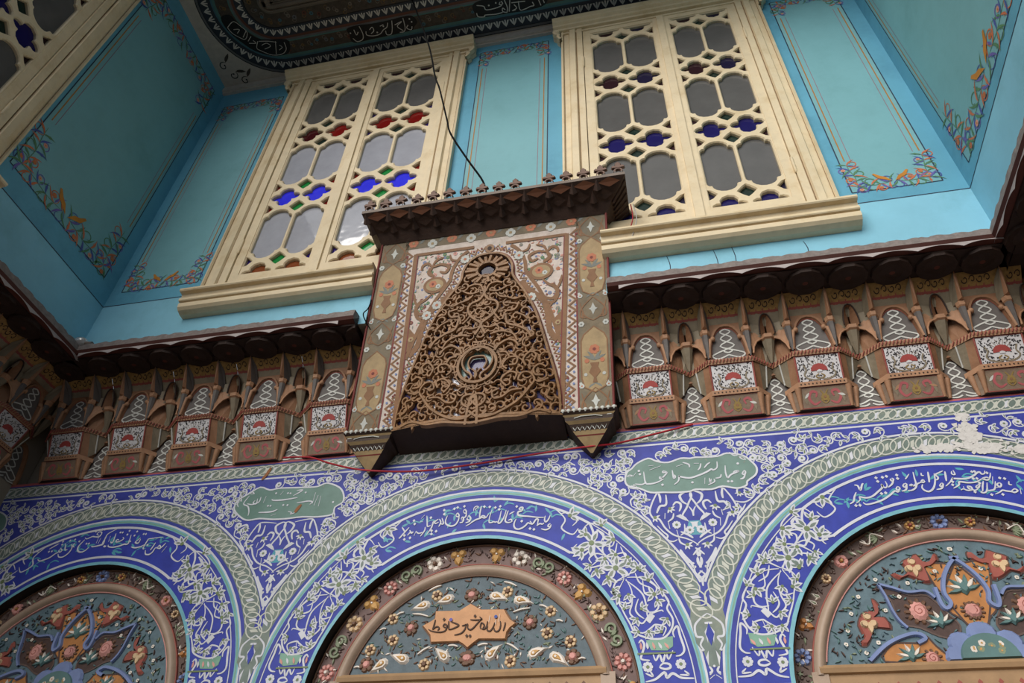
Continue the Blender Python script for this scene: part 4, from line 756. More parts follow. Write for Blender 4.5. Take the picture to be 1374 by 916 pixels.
# side pilasters with painted cartouches
for s in (-1, 1):
    q = MB(); F = lambda u, v, h: Fh(s * (hw(v) - .006) - u * (1 if s > 0 else -1), v, h)
    W_ = .14
    q.strip([F(0, v, .001) for v in vs_], [F(W_, v, .001) for v in vs_], 'hd_ground')
    q.ribbon(F, [(W_ + .003, .02), (W_ + .003, .93)], .008, 'hd_red', .0016, False)
    for vc in (.26, .74):
        C_ = [(.07, vc - .17), (.115, vc - .145), (.128, vc - .1), (.128, vc + .08), (.116, vc + .11), (.07, vc + .15), (.024, vc + .11), (.012, vc + .08), (.012, vc - .1), (.025, vc - .145)]
        q.poly(F, C_, 'hd_tan', .0016); q.ribbon(F, C_, .006, 'hd_strap', .0024, False, True)
        flower(q, F, (.07, vc + .035), .024, 7, 'hd_orange', 'hd_red', .0026)
        q.poly(F, [(.05, vc - .03), (.09, vc - .03), (.084, vc - .05), (.096, vc - .075), (.075, vc - .1), (.08, vc - .125), (.06, vc - .125), (.065, vc - .1), (.044, vc - .075), (.056, vc - .05)], 'hd_strap', .0026)
        for a in (-.9, -.4, .4, .9):
            q.poly(F, leafpts((.07, vc - .02), PI / 2 + a, .055, .016, .2 if a > 0 else -.2), 'hd_grey', .0022)
        for a in (-1, 1):
            q.disc(F, (.07 + a * .034, vc - .02), .011, 'hd_orange', .0028, 8); q.disc(F, (.07 + a * .04, vc - .085), .008, 'hd_pale', .0028, 8)
    for vc in (.05, .5, .95):
        q.poly(F, [(.07, vc + .032), (.08, vc + .006), (.09, vc), (.08, vc - .006), (.07, vc - .032), (.06, vc - .006), (.05, vc), (.06, vc + .006)], 'hd_pale', .002)
        for a in (-1, 1):
            q.ribbon(F, smooth([(.07, vc + .062), (.07 + a * .05, vc + .01), (.07 + a * .058, vc - .035), (.07 + a * .03, vc - .045)], 4), .007, 'hd_strap', .0022)
            q.ribbon(F, smooth([(.07, vc - .06), (.07 + a * .04, vc - .03), (.07 + a * .06, vc + .04)], 4), .006, 'hd_strap', .0022)
            q.poly(F, petals((.07 + a * .058, vc + .07), .022, 5)[1], 'hd_pale', .002); flower(q, F, (.07 + a * .058, vc + .072), .012, 6, 'hd_pale', 'hd_orange', .0026); q.poly(F, leafpts((.07 + a * .03, vc + .06), PI / 2 + a * .6, .04, .012, .4 * a), 'hd_grey', .0018)
            flower(q, F, (.07 + a * .055, vc - .075), .014, 6, 'hd_pale', 'hd_grey', .0026); q.poly(F, leafpts((.07 + a * .05, vc), -PI / 2 - a * .4, .05, .014, .4 * a), 'hd_strap', .0018)
    q.build('pilaster', hood)
# ornament across the top and in the field
q = MB()
q.strip([Fh(-.44, .965, .001), Fh(.44, .965, .001)], [Fh(-.44, 1.018, .001), Fh(.44, 1.018, .001)], 'hd_ground')
for k in range(9):
    u = -.4 + .1 * k; flower(q, Fh, (u, .99 + .008 * (-1) ** k), .026, 4 if k % 2 else 6, 'hd_pale' if k % 2 else 'hd_orange', 'hd_tan', .002)
    q.poly(Fh, leafpts((u + .03, .99), .6, .05, .02), 'hd_grey', .0016); q.poly(Fh, leafpts((u + .05, 1.02), 2.4, .05, .02), 'hd_strap', .0016)
FRP = [(-.438, .012), (-.438, .95), (.438, .95), (.438, .012)]
for s in (-1, 1):
    # zigzag border outside the strap frame, and a second one along the screen
    for u0, u1, v0, v1 in ((.39, .44, .0, .95),):
        n = 34
        q.ribbon(Fh, [(s * (u0 + .008 if k % 2 else u1 - .008), v0 + (v1 - v0) * k / n) for k in range(n + 1)], .013, 'hd_strap', .0016, False)
        for k in range(n):
            q.disc(Fh, (s * (u1 - .012 if k % 2 else u0 + .012), v0 + (v1 - v0) * (k + .0) / n), .006, 'ty_peri' if k % 3 else 'hd_red', .0024, 6)
    q.ribbon(Fh, [(s * .38, .0), (s * .38, .93)], .02, 'hd_strap', .003, False); q.ribbon(Fh, [(s * .368, .0), (s * .368, .92)], .005, 'hd_red', .0034, False)
    q.ribbon(Fh, [(s * .38, .925), (s * .1, .925), (s * .08, .925)], .016, 'hd_strap', .003, False)
    E_ = [p for p in SEs if p[1] > .0]
    A, B = edge(E_, .0, False, False)
    Oz = []
    for i, p in enumerate(E_):
        a = E_[max(0, i - 1)]; b = E_[min(len(E_) - 1, i + 1)]; dx, dy = b[0] - a[0], b[1] - a[1]; l = math.hypot(dx, dy) or 1
        nx, ny = (dy / l, -dx / l)
        if nx > 0: nx, ny = -nx, -ny
        Oz.append((p, (nx, ny)))
    pts_in = [(s * -(p[0] + n_[0] * .012) * -1, p[1] + n_[1] * .012) for p, n_ in Oz]
    q.ribbon(Fh, [(s * (-(p[0] + n_[0] * .006)), p[1] + n_[1] * .006) for p, n_ in Oz], .01, 'hd_red', .003, False)
    zz = []; path = [(s * (-(p[0] + n_[0] * .034)), p[1] + n_[1] * .034) for p, n_ in Oz]
    for k, (u, v, a) in enumerate(resample(path, .019, False)):
        o = .013 * (-1) ** k; zz.append((u - math.sin(a) * o, v + math.cos(a) * o)); q.disc(Fh, (u + math.sin(a) * o * .6, v - math.cos(a) * o * .6), .0055, 'ty_peri' if k % 2 else 'hd_red', .0024, 6)
    q.ribbon(Fh, zz, .009, 'hd_strap', .0018, False)
    q.ribbon(Fh, [(s * (-(p[0] + n_[0] * .062)), p[1] + n_[1] * .062) for p, n_ in Oz if p[1] < .86 and -(p[0] + n_[0] * .062) < .372], .017, 'hd_strap', .003, False)
    # scrolling strapwork and medallions
    for k, wd, P in strokes('straps')[4:5]:
        q.ribbon(Fh, smooth([(-s * u if s > 0 else u, v) for u, v in P], 5), wd * .0052, 'hd_strap', .003, False)
    c = (s * .262, .735)
    q.disc(Fh, c, .058, 'hd_strap', .0034, 20, .046); q.disc(Fh, c, .044, 'hd_tan', .004, 20, .033)
    flower(q, Fh, (c[0] - .01, c[1] + .006), .02, 6, 'hd_orange', 'hd_red', .0046); flower(q, Fh, (c[0] + .018, c[1] - .01), .013, 5, 'hd_pale', 'hd_grey', .0046)
    for A_, w_ in (([(.0, .0)], 0), ([(.285, .84), (.24, .85), (.2, .83), (.215, .8), (.245, .81)], .016), ([(.285, .84), (.3, .81), (.27, .785)], .02), ([(.285, .84), (.31, .865), (.335, .855), (.34, .83)], .015), ([(.285, .84), (.27, .875), (.23, .89)], .012),
                   ([(.27, .69), (.3, .66), (.33, .64), (.345, .6), (.325, .56), (.29, .57), (.285, .6)], .016), ([(.335, .62), (.355, .66), (.362, .7)], .012), ([(.325, .56), (.3, .52), (.33, .47), (.362, .44)], .014), ([(.16, .86), (.19, .87), (.2, .9)], .012)):
        if w_: q.ribbon(Fh, smooth([(s * a_, b_) for a_, b_ in A_], 5), w_, 'hd_strap', .0032)
    q.ribbon(Fh, smooth([(s * .32, .66), (s * .345, .62), (s * .32, .58), (s * .27, .6)], 5), .016, 'hd_strap', .003)
    q.poly(Fh, [(s * .372, .52), (s * .33, .47), (s * .345, .42), (s * .372, .37)], 'hd_strap', .003); flower(q, Fh, (s * .35, .45), .014, 6, 'hd_tan', 'hd_red', .004)
# tiny painted flowers over the white ground
rg = random.Random(5)
for k in range(1500):
    u, v = rg.uniform(-.37, .37), rg.uniform(.01, .92)
    if abs(u) < sw(v) + .045: continue
    c = rg.choice(['hd_grey', 'hd_orange', 'fl_green', 'ty_peri', 'hd_grey', 'ty_pink', 'hd_red'])
    if rg.random() < .3: flower(q, Fh, (u, v), rg.uniform(.006, .011), 5, c, 'hd_tan', .0012, rg.random())
    else: q.poly(Fh, leafpts((u, v), rg.random() * 6.28, rg.uniform(.012, .022), .006), c, .001)
for p in ((-.24, .62), (-.285, .57), (.22, .6), (.15, .84), (-.12, .86)): flower(q, Fh, p, .024, 8, 'hd_pale', 'hd_orange', .0042)
q.disc(Fh, (0, .905), .024, 'hd_wood', .004, 12); q.disc(Fh, (0, .905), .011, 'hd_wood_dark', .005, 10)
q.build('painted_ornament', panel)
# pierced screen, bowed outwards towards its foot
def bow(u, v): return .062 * max(0.0, 1 - (u / .38) ** 2) * max(0.0, 1 - v / .8) ** .9
def Fs(u, v, h): return Fh(u, v, bow(u, v) + h)
q = MB()
for s in (-1, 1):
    q.relief(Fs, [(s * -u, v) for u, v in SEs], .016, 'hd_wood', -.01, .012)
q.relief(Fs, [(-.374 + .748 * k / 24, .006) for k in range(25)], .018, 'hd_wood', -.012, .014)
REG = SEs + [(-u, v) for u, v in SEs[-2::-1]]
def med(p): return math.hypot(p[0] - .0, (p[1] - .255) * 1.0) < .098
for k, wd, P in strokes('screen'):
    for s in (-1, 1):
        q.relief(Fs, smooth([(s * u, v) for u, v in P], 5), max(.016, wd * .0026), 'hd_wood', -.004, .019, False, False, .4)
seed = []
for k in range(2600):
    u, v = rg.uniform(-.37, .01), rg.uniform(.02, .8)
    if not inside((u, v), REG) or -u > sw(v) - .012 or med((u, v)) or v > .74: continue
    if any((u - a) ** 2 + (v - b) ** 2 < .03 ** 2 for a, b in seed): continue
    seed.append((u, v))
for u, v in seed:
    r = rg.uniform(.021, .032); a0 = rg.random() * 6.28; hd = rg.choice((-1, 1)); tn = rg.uniform(.8, 1.15)
    for s in (-1, 1):
        P = [(s * a, b) for a, b in spiral((u, v), r, r * .25, a0, hd * tn, 12)]
        q.relief(Fs, P, .019, 'hd_wood', -.006, rg.uniform(.006, .015), False, True, .35)
        if rg.random() < .6:
            q.bump(Fs, [(s * a, b) for a, b in leafpts((u + r * .5, v), a0, .05, .026, .3)], 'hd_wood', -.004, .01)
# central medallion
MC = (0, .255)
q.relief(Fs, arc(MC[0], MC[1], .088, 0, 2 * PI, 36), .02, 'hd_wood', -.006, .02); q.relief(Fs, arc(MC[0], MC[1], .106, 0, 2 * PI, 36), .008, 'hd_wood', -.006, .012)
for s in (-1, 1):
    q.relief(Fs, smooth([(0, .325), (s * .02, .338), (s * .055, .315), (s * .07, .275), (s * .055, .235), (s * .026, .21), (s * .02, .19), (s * .035, .178), (s * .05, .19), (s * .04, .2)], 5), .013, 'hd_wood', -.004, .018)
    q.relief(Fs, smooth([(0, .3), (s * .03, .295), (s * .042, .265), (s * .03, .235)], 5), .01, 'hd_wood', -.004, .014)
    q.relief(Fs, smooth([(0, .21), (s * .012, .228), (s * .022, .235)], 4), .01, 'hd_wood', -.004, .016)
q.bump(Fs, [(0, .25), (.01, .215), (.012, .19), (0, .165), (-.012, .19), (-.01, .215)], 'hd_wood', -.004, .02)
# rosette at the head
RC = (0, .775); n = 22
for k in range(n):
    a = 2 * PI * k / n; ca, sa = math.cos(a), math.sin(a)
    q.relief(Fs, [(RC[0] + .048 * ca, RC[1] + .04 * sa), (RC[0] + .108 * ca, RC[1] + .078 * sa)], .026, 'hd_wood', -.004, .014 + .008 * (k % 2), False, False, .45)
q.bump(Fs, [(0, RC[1] + .036), (.034, RC[1] + .006), (.03, RC[1] - .02), (0, RC[1] - .03), (-.03, RC[1] - .02), (-.034, RC[1] + .006)], 'pane_dusk', -.004, .002, .9)
q.relief(Fs, [(RC[0] + .05 * math.cos(a), RC[1] + .042 * math.sin(a)) for a in [2 * PI * k / 24 for k in range(25)]], .018, 'hd_wood', -.006, .02)
screen = q.build('pierced_screen', hood)
# coloured glass behind the screen, lower left painted pale as reflected sky
q = MB()
nv, nu = 26, 14
for i in range(nv):
    v0, v1 = .85 * i / nv, .85 * (i + 1) / nv
    w0, w1 = max(.0, sw(v0) - .003), max(.0, sw(v1) - .003)
    for j in range(nu):
        t0, t1 = -1 + 2 * j / nu, -1 + 2 * (j + 1) / nu
        um, vm = w0 * (t0 + t1) / 2, (v0 + v1) / 2
        m = 'hd_glass_painted_sky' if (um < -.02 and vm < .22 and um > -.27) else ('hd_glass' if rg.random() < .6 else 'hd_wood_dark')
        if med((um, vm)): m = 'hd_glass_teal' if abs(um) > .03 or vm > .3 else 'hd_glass'
        q.face([Fs(t0 * w0, v0, -.014), Fs(t1 * w0, v0, -.014), Fs(t1 * w1, v1, -.014), Fs(t0 * w1, v1, -.014)], m)
q.build('glass', screen)
# dark bowed underside
q = MB(); us = [-.385 + .77 * k / 24 for k in range(25)]
q.strip([Fs(u, -.004, .012) for u in us], [(-.785 + u, .298, 1.93) for u in us], 'hd_wood_dark'); q.strip([Fs(u, -.004, .012) for u in us], [Fs(u, .012, .012) for u in us], 'hd_wood')
q.build('underside', hood)
# stepped pendant brackets under the pilasters
for x0, x1, tip in ((-1.395, -1.158, -1.286), (-.412, -.17, -.294)):
    q = MB(); xc = tip
    steps = [(1.0, .158, 1.985), (1.0, .152, 1.972), (.93, .165, 1.962), (.86, .172, 1.955), (.84, .172, 1.935), (.72, .185, 1.925), (.6, .2, 1.9), (.5, .21, 1.885), (.46, .214, 1.88), (.04, .256, 1.822)]
    rings = []
    for f, y, z in steps:
        a = xc + (x0 - xc) * f; b = xc + (x1 - xc) * f
        rings.append([(a, .2985, z), (a, min(y, .297), z), (b, min(y, .297), z), (b, .2985, z)])
    mats = ['hd_lip', 'hd_wood_dark', 'hd_tan', 'hd_wood_dark', 'hd_tan', 'hd_wood_dark', 'hd_tan', 'hd_red', 'hd_tan']
    for k in range(len(rings) - 1):
        A, B = rings[k], rings[k + 1]
        q.face([A[1], A[2], B[2], B[1]], mats[k]); q.face([A[0], A[1], B[1], B[0]], 'hd_wood_dark'); q.face([A[2], A[3], B[3], B[2]], 'hd_wood_dark')
    q.face(rings[0], 'hd_wood_dark'); q.face(rings[-1], 'hd_wood_dark')
    n = 10
    for k in range(n):        # dentils, leaf row
        x = x0 + (x1 - x0) * (k + .5) / n; q.sphere((x, .156, 1.978), .011, 'hd_pale', 6, (1, .5, 1))
    for k in range(7):
        x = xc + (x0 - xc) * .6 + (x1 - x0) * .6 * (k + .5) / 7; q.tube([(x - .01, .192, 1.918), (x, .2, 1.9), (x + .01, .192, 1.918)], .003, 'hd_pale', 4)
    q.tube([(xc - .06, .17, 1.945), (xc - .03, .169, 1.953), (xc + .03, .169, 1.953), (xc + .06, .17, 1.945)], .003, 'hd_pale', 4)
    q.build('bracket', hood)
# canopy: coved underside with rows of small facets, lip, crest
q = MB()
CX0, CX1, CF = -1.352, -.03, -.25
base = [(-1.285, .0), (-1.283, -.103), (-.138, -.103), (-.134, .0)]; mid1 = [(-1.305, .0), (-1.3, -.15), (-.105, -.15), (-.1, .0)]; mid2 = [(-1.33, .0), (-1.326, -.205), (-.065, -.205), (-.06, .0)]; lip = [(CX0, .0), (CX0, CF), (CX1, CF), (CX1, .0)]
for (a, za), (b, zb), m in (((base, 2.945), (mid1, 2.985), 'hd_canopy'), ((mid1, 2.985), (mid2, 3.008), 'hd_canopy'), ((mid2, 3.008), (lip, 3.034), 'hd_canopy')):
    q.strip([(x, y, za) for x, y in a], [(x, y, zb) for x, y in b], m)
q.strip([(x, y, 3.034) for x, y in lip], [(x, y, 3.054) for x, y in lip], 'hd_lip'); q.face([(x, y, 3.054) for x, y in lip], 'hd_canopy')
for y0, z0, y1, z1, n, xa, xb, sz in ((-.205, 3.006, -.25, 3.032, 11, CX0 + .02, CX1 - .02, 1), (-.15, 2.984, -.205, 3.006, 11, -1.315, -.08, .8)):
    for k in range(n):
        xm = xa + (xb - xa) * (k + .5) / n; dx = (xb - xa) / n * .46 * sz
        P = lambda x, t, d: (x, y0 + (y1 - y0) * t - d * .6, z0 + (z1 - z0) * t - d)
        q.face([P(xm - dx, .55, .002), P(xm, 1.0, .002), P(xm + dx, .55, .002), P(xm, .1, .006)], 'hd_canopy_tan' if sz == 1 else 'hd_canopy')
        xn = xa + (xb - xa) * k / n
        q.face([P(xn, 1, .001), P(xn - .02, .0, .004), P(xn, -.1, .022)], 'hd_canopy'); q.face([P(xn, 1, .001), P(xn + .02, .0, .004), P(xn, -.1, .022)], 'hd_canopy')
for k in range(6):
    y = -.02 - .04 * k; q.tube([(CX1 - .004, y, 3.03), (-.1, y * .6, 2.98)], .006, 'hd_canopy', 5)
can = q.build('canopy', hood)
nF = 16; proto = None
for k in range(nF):
    if k == 10: continue
    x = CX0 + .03 + (CX1 - CX0 - .06) * k / (nF - 1)
    if proto is None:
        q = MB(); G = lambda u, v, h: (x + u, CF + .012 - h, 3.054 + v)
        q.relief(G, arc(0, .022, .017, -.5, PI + .5, 12), .013, 'hd_final', -.006, .008)
        q.bump(G, [(-.03, .046), (-.034, .054), (-.024, .064), (-.016, .06), (-.012, .07), (-.016, .076), (0, .094), (.016, .076), (.012, .07), (.016, .06), (.024, .064), (.034, .054), (.03, .046), (.012, .044), (-.012, .044)], 'hd_final', -.006, .008, .9)
        proto = q.build('finial', can); x_first = x
        proto.rotation_euler = (0, 0, 0)
    else:
        f = proto.copy(); COL.objects.link(f); f.parent = can; f.location = (x - x_first, rnd.uniform(-.004, .004), 0)
# ------------------------------------------------------------------ tiled arcade
CXS = [-2.515, -.783, .955]; CZ = .867; HB = .8675; ZBOT = .72; R0 = .62
def Ft(u, v, h): return (u, YT - h, v)
arc_root = thing('tiled_arcade', 'blue and white painted tile facing with three arches along the foot of the picture', 'tiled wall', (-.78, YT, 1.2))
def legpath(cx, r, n=40, clampx=True):
    P = [(cx - r, ZBOT)] + arc(cx, CZ, r, PI, 0, n) + [(cx + r, ZBOT)]
    if clampx: P = [(max(cx - HB, min(cx + HB, u)), v) for u, v in P]
    return P
def band(mb, cx, r0, r1, m, h):
    A, B = legpath(cx, r0), legpath(cx, r1)
    mb.strip([Ft(u, v, h) for u, v in A], [Ft(u, v, h) for u, v in B], m)
def chain(mb, path, wd, h, lim=None, step=.047):
    for k, (u, v, a) in enumerate(resample(path, step, False)):
        if lim and not lim(u, v): continue
        ca, sa = math.cos(a), math.sin(a)
        E_ = []
        for q in range(15):
            t = 2 * PI * q / 14; x = .036 * math.cos(t) + .012 * math.sin(t); y = wd * .5 * math.sin(t)
            E_.append((u + x * ca - y * sa, v + x * sa + y * ca))
        mb.ribbon(Ft, E_, .0052, 't_cream', h, False)
        P = [(u + x * ca - y * sa, v + x * sa + y * ca) for x, y in ((-.012, -.018), (.002, -.012), (.012, .018), (-.004, .01))]
        mb.poly(Ft, P, 't_cream' if k % 2 else 't_white', h)
rg = random.Random(21)
# --- ground plane of the facing, with the arches cut out, one slab per bay
for i, cx in enumerate(CXS):
    mb = MB(); L_ = []; U_ = []
    xs = sorted(set([cx - HB, cx + HB] + [cx + R0 * math.cos(PI * k / 48) for k in range(49)]))
    for x in xs:
        d = abs(x - cx); z = CZ + math.sqrt(max(0, R0 * R0 - d * d)) if d <= R0 + 1e-9 else ZBOT
        L_.append((x, z)); U_.append((x, 1.955))
    mb.strip([Ft(u, v, 0) for u, v in L_], [Ft(u, v, 0) for u, v in U_], 't_blue')
    for s in (-1, 1): mb.poly(Ft, [(cx + s * R0, CZ), (cx + s * HB, CZ), (cx + s * HB, ZBOT), (cx + s * R0, ZBOT)], 't_blue', .0)
    # reveal of the arch
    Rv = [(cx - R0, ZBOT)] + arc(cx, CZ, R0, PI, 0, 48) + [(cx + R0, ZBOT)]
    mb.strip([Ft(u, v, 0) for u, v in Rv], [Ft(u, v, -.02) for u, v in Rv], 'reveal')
    for r0, r1, m, h in ((R0, .634, 't_turq', .0008), (.634, .638, 't_deep', .0008), (.638, .668, 't_deep', .0004), (.668, .8, 't_deep', .0004), (.806, .822, 't_blue', .0006), (.822, .838, 't_turq', .0008), (.826, .832, 't_sea', .0012), (.838, .846, 't_white', .0012), (.846, .86, 't_blue', .0006), (.86, .936, 't_grey', .0008)): band(mb, cx, r0, r1, m, h)
    A, B = [p for p in legpath(cx, .945)], [p for p in legpath(cx, .953)]
    for r in (.943,):
        P = [p for p in arc(cx, CZ, r, PI, 0, 90) if abs(p[0] - cx) < HB + .001]
        mb.ribbon(Ft, P, .0085, 't_white', .0016, False)
    chain(mb, legpath(cx, .898, 60, False), .066, .0018, lambda u, v: abs(u - cx) < HB - .012 and v > CZ + .1)
    # long white outlines of the inscription field, running down both legs
    for r, wv in ((.8, .0105), (.656, .0105)):
        mb.ribbon(Ft, arc(cx, CZ, r, PI * .70, PI * .30, 40), wv, 't_white', .0016, False)
    for s in (-1, 1):
        mb.ribbon(Ft, arc(cx, CZ, .803, PI / 2 + s * PI * .2, PI / 2 + s * PI * .52, 24), .004, 't_white', .0014, False)
        e0 = lambda r, a: (cx + s * -r * math.sin(a), CZ + r * math.cos(a))
        for P, wv in (([e0(.8, .62), e0(.778, .66), e0(.752, .69), e0(.735, .715)], .009), ([e0(.656, .62), e0(.672, .665), e0(.7, .69), e0(.735, .715)], .009), ([e0(.735, .715), e0(.76, .73), e0(.775, .765), e0(.755, .79)], .007), ([e0(.735, .715), e0(.71, .74), e0(.7, .775), e0(.72, .79)], .007), ([e0(.66, .66), e0(.675, .7), e0(.7, .71)], .007), ([e0(.795, .67), e0(.785, .72), e0(.77, .73)], .007)):
            mb.ribbon(Ft, smooth(P, 5), wv, 't_white', .0018, False)
    # leg ornament
    for k, wd, P in strokes('leg'):
        for s in (-1, 1):
            Q = [(cx + s * u, CZ + v) for u, v in P]
            if k == 's':
                mb.ribbon(Ft, smooth(Q, 5), wd * PX * 1.3, 't_white', .0014 + rg.uniform(0, .0006))
            elif k == 'p':
                mb.poly(Ft, Q, 't_sea' if len(Q) == 5 else 't_white', .0016)
            elif k == 'y':
                for c in Q:
                    for o in range(5): lily(mb, Ft, c, rg.random() + o * 1.257, .06, 't_white', 't_grey', .0016)
                    mb.disc(Ft, c, .011, 't_leaf', .003, 8)
            elif k == 'f':
                for c in Q: flower(mb, Ft, c, wd * PX * 1.3, 8, 't_white', 't_leaf', .0018)
            else:
                for c in Q:
                    a = rg.random() * 6.28
                    for o in (-.9, 0, .9): lily(mb, Ft, c, a + o, wd * PX * 2.7, 't_white', 't_grey', .0018)
                    mb.disc(Ft, c, wd * PX * .55, 't_leaf', .0026, 7)
    for k in range(30):       # turquoise tendrils behind the writing
        a = rg.uniform(-.58, .58); r = rg.uniform(.675, .785); c = (cx + r * math.sin(a), CZ + r * math.cos(a))
        if rg.random() < .5: mb.ribbon(Ft, smooth([c, (c[0] + .02, c[1] + .012), (c[0] + .045, c[1] + .004)], 4), .006, 't_teal', .001)
        mb.poly(Ft, leafpts(c, rg.random() * 6.28, .032, .013), 't_teal', .001)
    for s in (-1, 1):          # little crowns on the bowls of the leg ornament
        for k in range(5):
            u = cx + s * (.628 + .0 + .024 * k); mb.poly(Ft, leafpts((u, CZ + .148), PI / 2 + (k - 2) * .15, .026, .011), 't_white' if k % 2 else 'ty_pink', .003)
        mb.ribbon(Ft, [(cx + s * .615, CZ + .135), (cx + s * .745, CZ + .135)], .006, 't_leaf', .003, False)
    ab = mb.build('arch_band', arc_root)
    q = MB()
    for k, wd, P in strokes(('verse_left', 'verse_mid', 'verse_right')[i]):
        if k == 's': q.ribbon(Ft, smooth(P, 5), wd * PX * 1.2, 't_white', .0026)
        else:
            for p in P: q.poly(Ft, [(p[0], p[1] + wd * .003), (p[0] + wd * .0027, p[1]), (p[0], p[1] - wd * .003), (p[0] - wd * .0027, p[1])], 't_white', .0026)
    tag(q.build('inscription', ab), 'white painted line of verse')
# --- top frieze of interlaced loops
mb = MB()
X0, X1 = CXS[0] - HB, CXS[2] + HB
for v0, v1, m in ((1.862, 1.87, 't_white'), (1.87, 1.88, 't_blue'), (1.88, 1.942, 't_grey'), (1.942, 1.948, 't_blue'), (1.948, 1.962, 'mq_rose')):
    mb.poly(Ft, [(X0, v0), (X1, v0), (X1, v1), (X0, v1)], m, .001)
chain(mb, [(X0, 1.911), (X1, 1.911)], .052, .0018, None, .04)
mb.build('loop_frieze', arc_root)
# --- spandrels
def sp_ok(u, v, ax, m=.0):
    if v > 1.856 - m: return False
    for cx in CXS + [CXS[0] - 2 * HB, CXS[2] + 2 * HB]:
        if math.hypot(u - cx, v - CZ) < .952 + m: return False
    return abs(u - ax) < HB
for j, ax in enumerate([.0855 - 4 * HB, .0855 - 2 * HB, .0855, .0855 + 2 * HB]):
    mb = MB()
    def put(k, wd, P):
        for s in (-1, 1):
            Q = [(ax + s * u, v) for u, v in P]
            if k == 's': mb.ribbon(Ft, smooth(Q, 5), wd * PX * 1.4, 't_white', .0014 + rg.uniform(0, .0006))
            elif k == 'p': mb.poly(Ft, Q, 't_white', .002)
            elif k == 'f':
                for c in Q: flower(mb, Ft, c, wd * PX * 1.35, 9, 't_white', 't_leaf', .0022)
            elif k == 't':
                for c in Q:
                    for o in (-1.2, -.4, .4, 1.2): mb.poly(Ft, leafpts(c, -PI / 2 + o + s * .5, wd * PX * 2.2, wd * PX * 1.0), 't_white', .002)
                    mb.disc(Ft, c, wd * PX * .7, 't_leaf', .0028, 8)
            else:
                for c in Q: mb.disc(Ft, c, wd * PX * .8, 't_white', .0022, 7)
    # grey-green tongue below the V
    mb.poly(Ft, [(ax - .045, 1.21), (ax - .03, 1.16), (ax + .03, 1.16), (ax + .045, 1.21), (ax + .06, 1.12), (ax + .05, 1.03), (ax + .028, 1.0), (ax + .018, .95), (ax - .018, .95), (ax - .028, 1.0), (ax - .05, 1.03), (ax - .06, 1.12)], 't_grey', .0014)
    gx = [ax - HB + 2 * HB * k / 48 for k in range(49)]
    gz = [CZ + math.sqrt(max(0, .953 ** 2 - (HB - abs(x - ax)) ** 2)) for x in gx]
    mb.strip([Ft(x, z, .0007) for x, z in zip(gx, gz)], [Ft(x, 1.862, .0007) for x in gx], 't_blue')
    mb.ribbon(Ft, [(ax, 1.34), (ax, ZBOT)], .036, 't_blue', .0009, False)
    for st in strokes('spandrel'): put(*st)
    mb.ribbon(Ft, [(ax - .24, .885), (ax + .24, .885)], .009, 't_white', .003, False)
    mb.poly(Ft, [(ax, 1.1), (ax + .014, 1.06), (ax, 1.02), (ax - .014, 1.06)], 't_deep', .003)
    mb.poly(Ft, [(ax - .04, 1.44), (ax + .04, 1.44), (ax + .02, 1.5), (ax - .02, 1.5)], 't_teal', .0008)
    carts = {1: 'cart_left', 2: 'cart_right', 0: 'cart_left', 3: 'cart_right'}
    dxc = {0: -2 * HB, 3: 2 * HB}.get(j, 0)
    CT = [(u + dxc, v) for u, v in strokes(carts[j])[0][2]]
    seeds = []
    for k in range(4000):
        u, v = ax + rg.uniform(-HB, HB), rg.uniform(1.3, 1.85)
        if not sp_ok(u, v, ax, .016) or inside((u, v), CT): continue
        if any(inside((u + a, v + b), CT) for a, b in ((.02, 0), (-.02, 0), (0, .02), (0, -.02))): continue
        if v < 1.655 and abs(u - ax) < (v - 1.19) * .47: continue
        if any((u - a) ** 2 + (v - b) ** 2 < .033 ** 2 for a, b in seeds): continue
        seeds.append((u, v))
    for k, (u, v) in enumerate(seeds):
        a = rg.random() * 6.28; hd = rg.choice((-1, 1)); S_ = spiral((u, v), .027, .006, a, hd * .95, 12); e_ = S_[0]
        mb.ribbon(Ft, S_, .0058, 't_white', .0012)
        f_ = (e_[0] + .04 * math.cos(a + hd * 1.1), e_[1] + .04 * math.sin(a + hd * 1.1))
        if sp_ok(f_[0], f_[1], ax, .008): mb.ribbon(Ft, smooth([e_, ((e_[0] + f_[0]) / 2 + .006 * hd, (e_[1] + f_[1]) / 2), f_], 4), .0058, 't_white', .0014)
        lily(mb, Ft, e_, a + hd, .032, 't_white', 't_grey', .0018); lily(mb, Ft, e_, a - hd * .5, .026, 't_white', 't_grey', .0018)
        if k % 3 == 0: flower(mb, Ft, (u, v), .014, 8, 't_white', 't_leaf', .0022)
        else:
            for o in (-1.0, 0, 1.0): lily(mb, Ft, (u - .008 * math.cos(a), v - .008 * math.sin(a)), a + o, .028, 't_white', 't_grey' if k % 2 else 't_leaf', .002)
    sp = mb.build('spandrel', arc_root)
    q = MB(); O = smooth(CT, 3, True)
    q.poly(Ft, O, 't_cart', .0022); q.ribbon(Ft, O, .0075, 't_white', .003, False, True)
    if j in (1, 2):
        for k, wd, P in strokes(carts[j])[1:]:
            if k == 's': q.ribbon(Ft, smooth(P, 5), wd * PX * 1.4, 't_white', .0038)
            else:
                for p in P: q.disc(Ft, p, wd * .0025, 't_white', .0038, 7)
    tag(q.build('cartouche', sp), 'grey green cartouche with white script')
